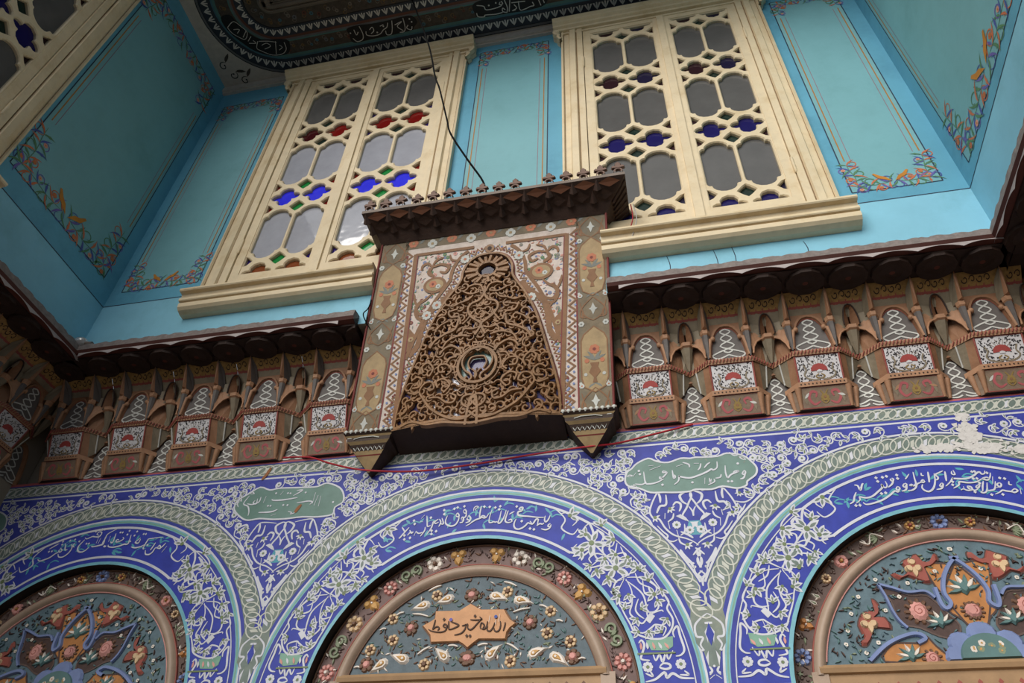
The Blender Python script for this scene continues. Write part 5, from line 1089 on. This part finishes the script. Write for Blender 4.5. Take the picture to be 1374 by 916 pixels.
# flaked plaster over the right arch, rust marks on the left spandrel
for cx_, cz_, n, sx, sz in ((1.16, 1.79, 60, .035, .06), (1.03, 1.735, 50, .08, .014), (1.19, 1.722, 50, .08, .022), (1.31, 1.7, 24, .035, .014), (1.16, 1.87, 16, .02, .015)):
    q = MB(); q.poly(Ft, [(cx_ + sx * rg.uniform(.7, 1.15) * math.cos(2 * PI * k / 22), cz_ + sz * rg.uniform(.7, 1.15) * math.sin(2 * PI * k / 22)) for k in range(22)], 'plaster', .0032)
    for k in range(n):
        u, v = cx_ + max(-1.05, min(1.05, rg.gauss(0, .6))) * sx, cz_ + max(-1.05, min(1.05, rg.gauss(0, .6))) * sz; r = rg.uniform(.005, .014)
        q.poly(Ft, [(u + r * rg.uniform(.5, 1.2) * math.cos(2 * PI * a / 7), v + r * rg.uniform(.5, 1.2) * math.sin(2 * PI * a / 7)) for a in range(7)], 'plaster', .0034 + rg.uniform(0, .0008))
    q.build('flaked_plaster', arc_root)
for P in ([(-1.80, 1.925), (-1.812, 1.89), (-1.83, 1.86)], [(-1.596, 1.712), (-1.61, 1.69), (-1.618, 1.672)]): q = MB(); q.ribbon(Ft, smooth(P, 4), .016, 'rust_stain', .0044); q.build('rust_mark', arc_root)
# pale tile line and plain wall below the facing, and what the arcade is fixed to
def shell(name, boxes, m, origin):
    q = MB()
    for b in boxes: q.box(*b, m)
    tag(q.build(name, origin=origin), kind='structure')
shell('wall_lower_back', [(X0 - .1, X1 + .1, YT + .075, YT + .2, -ZC, 2.5)], 'plain_wall', (-.78, YT + .13, -ZC))
shell('wall_lower_left', [(XL - YT - .14, XL - YT - .001, -2.4, YT + .07, -ZC, 2.5)], 'plain_wall', (XL - YT - .1, -1, -ZC))
shell('wall_lower_right', [(XR + YT + .001, XR + YT + .14, -2.4, YT + .07, -ZC, 2.5)], 'plain_wall', (XR + YT + .1, -1, -ZC))
shell('trim_3', [(XL - YT - .1, XL - .001, -2.4, YT + .2, 2.502, 2.52)], 'mq_soffit', (XL - .2, -1, 2.5))
shell('trim_4', [(XR + .001, XR + YT + .1, -2.4, YT + .2, 2.502, 2.52)], 'mq_soffit', (XR + .2, -1, 2.5))
mb = MB()
for cx in CXS:
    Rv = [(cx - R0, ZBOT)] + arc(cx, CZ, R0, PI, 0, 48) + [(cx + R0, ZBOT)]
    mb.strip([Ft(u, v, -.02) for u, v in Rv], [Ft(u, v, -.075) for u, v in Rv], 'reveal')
for a, b in ((X0, CXS[0] - R0), (CXS[0] + R0, CXS[1] - R0), (CXS[1] + R0, CXS[2] - R0), (CXS[2] + R0, X1)):
    mb.box(a, b, YT + .021, YT + .07, -ZC, CZ, 'plain_wall')
tr = mb.build('trim_2', origin=(-.78, YT + .03, -ZC)); tag(tr, kind='structure')

# ------------------------------------------------------------------ carved tympana inside the arches
YM = .352
def tympanum(cx, kind, label):
    F = lambda u, v, h: (cx + u, YM - h, CZ + v)
    root = thing('arched_tympanum', label, 'tympanum', (cx, YM, CZ + .1), 'carved floral tympana under the arches')
    RO, RM, RI = (.62, .53, .482) if kind == 'script' else (.62, .555, .512)
    VB = .112 if kind == 'script' else .086     # height of the field's lower edge over the springing
    mb = MB(); rim = 'ty_rim' if kind == 'script' else 'ty_rim_dark'
    A = [(-RO, ZBOT - CZ)] + arc(0, 0, RO, PI, 0, 48) + [(RO, ZBOT - CZ)]; B = [(-RM, ZBOT - CZ)] + arc(0, 0, RM, PI, 0, 48) + [(RM, ZBOT - CZ)]
    mb.strip([F(u, v, 0) for u, v in A], [F(u, v, 0) for u, v in B], rim); mb.strip([F(u, v, 0) for u, v in A], [F(u, v, -.008) for u, v in A], 'reveal')
    mb.relief(F, arc(0, 0, RO - .006, PI, 0, 48), .008, 'ty_earth', 0, .006)
    rr = random.Random(17)
    pr = lambda a, r: (r * math.cos(a), r * math.sin(a))
    for k in range(340):         # low leaves and beads over the rim ground
        a = rr.uniform(-.1, PI + .1); r = rr.uniform(RM + .012, RO - .014)
        c = pr(a, r) if 0 < a < PI else ((RO + RM) / 2 * (1 if a < 1 else -1), -abs(a if a < 1 else a - PI))
        if rr.random() < .4: mb.bump(F, [(c[0] + .006 * math.cos(t), c[1] + .006 * math.sin(t)) for t in (0, 1, 2, 3, 4, 5)], rim, 0, .005)
        else: mb.bump(F, leafpts(c, rr.random() * 6.28, .03, .011, .3), rr.choice(['ty_sage', 'ty_earth', 'ty_choc', rim, 'ty_ivory', 'ty_choc']), 0, .005)
    ro = mb.build('rim', root)
    RC_ = (RO + RM) / 2; sz = (RO - RM) * .5
    def blossom(name, a, fn):
        for s in ((1,) if abs(a) < .001 else (1, -1)):
            t = PI / 2 - s * math.radians(a); c = pr(t, RC_); g = MB()
            f2 = lambda x, y: (c[0] + (x * s) * math.sin(t) * sz + y * math.cos(t) * sz, c[1] - (x * s) * math.cos(t) * sz + y * math.sin(t) * sz)
            fn(g, f2); g.build(name, ro)
    def star(mp, mc, n, r=.8, wid=.9):
        def fn(g, f2):
            for p in petals((0, 0), r, n, PI / 2, wid): g.bump(F, [f2(*q) for q in p], mp, .0, .009, .55)
            g.bump(F, [f2(.22 * math.cos(2 * PI * k / 8), .22 * math.sin(2 * PI * k / 8)) for k in range(8)], mc, .004, .014)
        return fn
    def trilobe(m):
        def fn(g, f2):
            for c_, r in (((-.35, .3), .4), ((.35, .3), .4), ((0, -.3), .45)): g.bump(F, [f2(c_[0] + r * math.cos(2 * PI * k / 10), c_[1] + r * math.sin(2 * PI * k / 10)) for k in range(10)], m, 0, .011, .5)
            g.bump(F, [f2(0, .1), f2(.3, -.5), f2(0, -.95), f2(-.3, -.5)], m, 0, .01); g.bump(F, [f2(.14 * math.cos(k), .14 * math.sin(k)) for k in range(6)], 'ty_ivory', .006, .014)
        return fn
    def scrolls(m):
        def fn(g, f2):
            for x in (-.5, .5):
                g.relief(F, [f2(*p) for p in spiral((x, .1), .5, .15, -PI / 2, (1 if x > 0 else -1) * 1.2, 14)], .013, m, 0, .01)
            g.bump(F, [f2(*p) for p in leafpts((0, -.3), PI / 2, .9, .5, .2)], 'ty_sage', 0, .01)
        return fn
    def paisleys(g, f2):
        for x in (-.4, .45):
            P = [(x, .8), (x + .22, .1), (x + .28, -.3), (x, -.6), (x - .28, -.3), (x - .2, .1)]
            g.bump(F, [f2(*p) for p in P], 'ty_ivory', 0, .008, .7); g.bump(F, [f2(x + (a - x) * .55, b * .55 - .1) for a, b in P], 'ty_sage', .006, .011)
    def leafy(g, f2):
        for k in range(5): g.bump(F, [f2(*p) for p in leafpts((-.9, 0), (k - 2) * .35, 1.5, .45)], 'ty_sage', 0, .008)
        g.relief(F, [f2(*p) for p in smooth([(-1.2, -.4), (-.3, .5), (.6, -.4), (1.3, .3)], 5)], .006, 'ty_ivory', 0, .012)
    if kind == 'script':
        for a, nm, fn in ((8, 'rosette', trilobe('ty_gold')), (18, 'rosette', star('ty_ivory', 'ty_earth', 6)), (28, 'scroll_leaf', scrolls('ty_sage')), (38, 'rosette', star('ty_pink', 'ty_ivory', 8, .7)), (47, 'rosette', trilobe('ty_gold')), (57, 'rosette', star('ty_cream', 'ty_earth', 7)),
                          (67, 'scroll_leaf', scrolls('ty_sage')), (77, 'rosette', star('ty_pink', 'ty_ivory', 8, .75)), (87, 'rosette', trilobe('ty_gold'))): blossom(nm, a, fn)
    else:
        for a, nm, fn in ((0, 'rosette', star('ty_peri', 'ty_earth', 8, 1.0)), (10, 'rosette', star('ty_gold', 'ty_red', 6, .6)), (25, 'leaf_spray', leafy), (39, 'rosette', star('ty_pink', 'ty_gold', 5, .85, 1.2)), (48, 'rosette', star('ty_cream', 'ty_earth', 8, .6, 1.1)), (57, 'paisley_pair', paisleys),
                          (67, 'rosette', trilobe('ty_orange')), (78, 'rosette', star('ty_peri', 'ty_earth', 8, .95))): blossom(nm, a, fn)
    # moulding: half-round band, closing with the rail across the foot
    mb = MB(); n = 48; rows = []
    for t in range(7):
        f = t / 6; r = RM + (RI - RM) * f; hh = .004 + .022 * math.sin(PI * f) ** .7
        a0 = math.asin(min(.9, (VB - .03) / r)) if True else 0
        rows.append([F(r * math.cos(a0 + (PI - 2 * a0) * k / n), r * math.sin(a0 + (PI - 2 * a0) * k / n), hh) for k in range(n + 1)])
    mb.grid(rows, 'ty_mould')
    for s in (-1, 1): mb.box(cx + s * (RM + RI) / 2 - .026, cx + s * (RM + RI) / 2 + .026, YM - .02, YM, ZBOT, CZ + VB - .02, 'ty_mould')
    mb.relief(F, arc(0, 0, RM, PI - .1, .1, 48), .006, 'ty_red', 0, .01); mb.relief(F, arc(0, 0, RI, PI - .2, .2, 48), .006, 'ty_pink' if kind != 'script' else 'ty_earth', 0, .008)
    mb.build('moulding', root)
    mb = MB(); mould(mb, F, [(VB, .0), (VB, .022), (VB - .012, .03), (VB - .026, .026), (VB - .03, .014), (VB - .1, .014), (VB - .106, .03), (VB - .125, .03), (VB - .125, 0)], -RI - .02, RI + .02, 'ty_rail')
    for k in range(15):
        u = -.42 + .06 * k; z = .016 if kind == 'script' else .008
        mb.poly(F, [(u, VB - .065 + z * 1.2), (u + z, VB - .065), (u, VB - .065 - z * 1.2), (u - z, VB - .065)], 'ty_earth' if kind == 'script' else 'ty_red', .015)
    mb.box(cx - RM, cx + RM, YM - .004, YM + .005, ZBOT, CZ + VB - .12, 'ty_earth')
    mb.build('rail', root)
    # field
    mb = MB(); a0 = math.asin(VB / RI); ground = 'ty_slate' if kind == 'script' else 'ty_aqua'
    FP = arc(0, 0, RI, a0, PI - a0, 40)
    mb.poly(F, FP, ground, .001)
    okf = lambda u, v: v > VB + .018 and math.hypot(u, v) < RI - .02
    if kind == 'script':
        PQ = [(u - cx, v - CZ) for u, v in strokes('plaque')[0][2]]
        xm = sum(p[0] for p in PQ) / len(PQ)
        for st in strokes('paisley'):
            k, wd, P = st; P = [(u - cx, v - CZ) for u, v in P]
            for s in (-1, 1):
                P2 = [(s * (u - xm) + xm, v) for u, v in P]
                if k == 'a':
                    a = math.atan2(P2[1][1] - P2[0][1], P2[1][0] - P2[0][0]); l = math.hypot(P2[1][0] - P2[0][0], P2[1][1] - P2[0][1])
                    l = max(l, .045) * 1.1; L2 = [(P2[0][0] + x * math.cos(a) - y * math.sin(a), P2[0][1] + x * math.sin(a) + y * math.cos(a)) for x, y in ((l * 1.2, s * .006), (l * .5, .016), (0, .021), (-.02, .014), (-.026, 0), (-.02, -.014), (0, -.021), (l * .5, -.012))]
                    mb.bump(F, L2, 'ty_ivory', .001, .01, .7); mb.bump(F, [(P2[0][0] + (u - P2[0][0]) * .55, P2[0][1] + (v - P2[0][1]) * .55) for u, v in L2], 'ty_gold', .008, .013, .6); mb.disc(F, P2[0], .005, 'ty_ivory', .0145, 7)
                elif k == 'b':
                    for c in P2:
                        for p in petals(c, wd * .0034, 6, .3, .9): mb.bump(F, p, 'ty_earth' if wd > 8 else 'ty_cream', .001, .008)
                        mb.bump(F, [(c[0] + wd * .0017 * math.cos(2 * PI * t / 8), c[1] + wd * .0017 * math.sin(2 * PI * t / 8)) for t in range(8)], 'ty_pink' if wd > 8 else 'ty_earth', .006, .013)
                else: mb.relief(F, smooth([P2[0], ((P2[0][0] + P2[1][0]) / 2, (P2[0][1] + P2[1][1]) / 2 + .004), P2[1]], 4), .009, 'ty_ivory', .001, .009, False, True)
        n = 0
        while n < 800:
            u, v = rr.uniform(-RI, RI), rr.uniform(VB, RI); n += 1
            if not okf(u, v) or inside((u, v), PQ): continue
            c = rr.choice(['ty_ivory', 'ty_earth', 'ty_choc', 'ty_teal', 'ty_sage', 'ty_teal', 'ty_earth'])
            mb.bump(F, leafpts((u, v), rr.random() * 6.28, rr.uniform(.014, .03), rr.uniform(.006, .011), .3), c, .001, .005)
    else:
        for st in strokes('lotus'):
            k, wd, P = st; P = [(u - .955, v - CZ) for u, v in P]
            for s in (-1, 1):
                Q = [(s * u, v) for u, v in P]
                if k == 'p':
                    m = {1: 'ty_orange', 2: 'ty_choc', 3: 'ty_red', 4: 'ty_cream'}[int(wd)]; Q = [(u, max(v, VB + .002)) for u, v in Q]
                    if wd == 4:
                        mu, mv = sum(p[0] for p in Q) / len(Q), sum(p[1] for p in Q) / len(Q)
                    if wd == 4:
                        for o in (PI / 2, PI / 2 + 2.1, PI / 2 - 2.1):
                            mb.bump(F, [(mu + .017 * math.cos(o) + .0155 * math.cos(t), mv + .017 * math.sin(o) + .0155 * math.sin(t)) for t in [2 * PI * x / 10 for x in range(10)]], m, .006, .015, .7)
                            mb.ribbon(F, arc(mu + .017 * math.cos(o), mv + .017 * math.sin(o), .009, o - 1.2, o + 1.2, 6), .003, 'ty_earth', .0165)
                        mb.bump(F, leafpts((mu, mv), -PI / 2, .045, .024, 0), m, .006, .015, .8)
                    elif wd == 3: mb.bump(F, smooth(Q, 2, True), m, .006 if wd == 4 else .001, .013 if wd == 4 else .009, .86)
                    else: mb.poly(F, smooth(Q, 2, True), m, .003 if wd == 1 else .002)
                    if wd != 4: mb.ribbon(F, smooth(Q, 3, True), .006, 'ty_choc' if wd != 2 else 'ty_rim_dark', .0042 if wd < 3 else .0022, False, True)
                elif k == 's': mb.relief(F, [(u, max(v, VB + .004)) for u, v in smooth(Q, 5)], wd * .0029, 'ty_peri', .003, .014)
                elif k == 'f':
                    for c in Q:
                        for p in petals(c, wd * .0043, 11, .3, .6): mb.bump(F, p, 'ty_earth', .003, .008)
                        mb.bump(F, [(c[0] + wd * .0027 * math.cos(2 * PI * t / 10), c[1] + wd * .0032 * math.sin(2 * PI * t / 10)) for t in range(10)], 'ty_pink', .006, .015); mb.ribbon(F, spiral(c, wd * .002, .001, 0, 1.5), .003, 'ty_red', .0156)
                elif k == 'l':
                    for c in Q:
                        for t in range(7): mb.bump(F, leafpts(c, PI / 2 + (t - 3) * .5, wd * .0032, wd * .0011), 'ty_ivory' if t % 2 else 'ty_teal', .004, .011)
                        mb.bump(F, leafpts((c[0], c[1] - wd * .001), PI / 2, wd * .003, wd * .0022, 0), 'ty_teal', .006, .014)
                elif k == 'd':
                    for c in Q:
                        if okf(*c): flower(mb, F, c, .0075, 4, 'ty_ivory', 'ty_sage', .006, rr.random())
                elif k == 'o':
                    for c in Q:
                        C_ = [(c[0] + wd * .0031 * math.cos(2 * PI * t / 12), max(VB + .004, c[1] + wd * .0031 * math.sin(2 * PI * t / 12))) for t in range(12)]
                        mb.bump(F, C_, 'ty_peri', .004, .013, .8)
                elif s == 1:
                    c = (0, VB + .004); C_ = [(c[0] + wd * .0031 * math.cos(PI * t / 16), c[1] + wd * .0028 * math.sin(PI * t / 16)) for t in range(17)]
                    mb.bump(F, C_, 'ty_teal', .008, .02, .92)
                    for t in range(9): flower(mb, F, (rr.uniform(-.06, .06), c[1] + rr.uniform(.015, .05)), .011, 5, 'ty_ivory' if t % 2 else 'ty_sage', 'ty_gold', .021)
        for n in range(1100):
            u, v = rr.uniform(-RI, RI), rr.uniform(VB, RI)
            if not okf(u, v): continue
            if math.hypot(u, v - .05) < .33 and rr.random() < .8: continue
            mb.bump(F, leafpts((u, v), rr.random() * 6.28, rr.uniform(.014, .028), rr.uniform(.006, .01), .3), rr.choice(['ty_teal', 'ty_choc', 'ty_choc', 'ty_sage', 'ty_aqua']), .0005, .007)
    fo = mb.build('floral_panel', root)
    if kind == 'script':
        g = MB(); G = lambda u, v, h: (u, YM - h, v)
        PQw = strokes('plaque')[0][2]
        g.bump(G, PQw, 'ty_plaque', .002, .014, .97); g.ribbon(G, PQw, .007, 'ty_earth', .0035, False, True)
        po = g.build('plaque', root)
        g = MB()
        for k, wd, P in strokes('plaque_text'):
            if k == 's': g.relief(G, smooth(P, 5), wd * .0031, 'ty_script', .013, .018, False, True)
            else:
                for p in P: g.poly(G, [(p[0], p[1] + .007), (p[0] + .006, p[1]), (p[0], p[1] - .007), (p[0] - .006, p[1])], 'ty_script', .018)
        for (u, v), m in (((-.69, 1.175), 'fl_blue'), ((-.866, 1.172), 'fl_violet')): g.disc(G, (u, v), .007, m, .019, 7)
        for P in ([(-.676, 1.185), (-.677, 1.155)], [(-.689, 1.165), (-.69, 1.145)], [(-.713, 1.18), (-.716, 1.155)]): g.ribbon(G, P, .005, 'ty_ivory', .019)
        tag(g.build('inscription', po), 'dark brown carved script')
    return root
tympanum(CXS[1], 'script', 'middle arched tympanum with orange star plaque of carved script')
tympanum(CXS[0], 'lotus', 'arched tympanum with lobed orange and brown flowers, left of the script one')
tympanum(CXS[2], 'lotus', 'arched tympanum with lobed orange and brown flowers, right of the script one')

# ------------------------------------------------------------------ loose wires, lamp, floor
def cable(name, label, pts, r, m, group=None):
    mb = MB(); mb.tube(smooth(pts, 6), r, m, 6); o = mb.build(name, origin=pts[0]); tag(o, label, 'cable', group); return o
cable('cable', 'black cable hanging from the dark ceiling down to the crest of the hood', [(-1.34, -.43, 5.2), (-1.303, -.43, 5.095), (-1.121, -.4, 4.45), (-1.05, -.37, 4.1), (-1.008, -.36, 3.949), (-.95, -.32, 3.68), (-.921, -.3, 3.557), (-.827, -.24, 3.376), (-.75, -.19, 3.24), (-.726, -.17, 3.125)], .0055, 'cable_black')
cable('cable', 'thin red cable strung across the tile frieze below the hood', [(-1.735, .27, 1.955), (-1.602, .272, 1.945), (-1.476, .26, 1.889), (-1.299, .235, 1.822), (-1.063, .27, 1.816), (-.797, .28, 1.834), (-.6, .28, 1.853), (-.373, .255, 1.852), (-.29, .24, 1.845), (-.181, .27, 1.87), (-.023, .28, 1.907), (.134, .29, 1.945)], .0042, 'cable_red')
cable('cable', 'thin black wire in front of the blue wall left of the hood', [(-1.33, -.015, 2.861), (-1.31, -.02, 2.72), (-1.319, -.02, 2.59), (-1.333, -.03, 2.53), (-1.289, -.01, 2.445)], .003, 'cable_black')
cable('cable', 'short red wire drooping under the right end of the canopy', [(-.02, -.1, 2.99), (-.017, -.1, 2.887), (-.038, -.08, 2.828), (-.068, -.06, 2.777), (-.1, -.03, 2.742)], .003, 'cable_red')
cable('cable', 'short white wire beside the red one under the canopy end', [(-.008, -.1, 2.99), (0, -.1, 2.88), (-.02, -.08, 2.81), (-.045, -.06, 2.75)], .0026, 'wire_white')
lt = thing('light_bulb', 'small clear glass bulb lying in the left corner of the ledge', 'light bulb', (-2.885, -.035, 2.545))
mb = MB(); mb.sphere((-2.895, -.04, 2.575), .036, 'bulb_glass', 16, (1.15, 1, .9)); mb.build('globe', lt)
mb = MB(); mb.tube([(-2.862, -.04, 2.568), (-2.835, -.04, 2.562), (-2.82, -.04, 2.56)], .012, 'hd_lip', 8); mb.build('base_cap', lt)
mb = MB(); mb.box(-6, 5, -9, 1, -ZC - .05, -ZC, 'stone'); tag(mb.build('floor', origin=(-.7, -3, -ZC)), kind='structure')
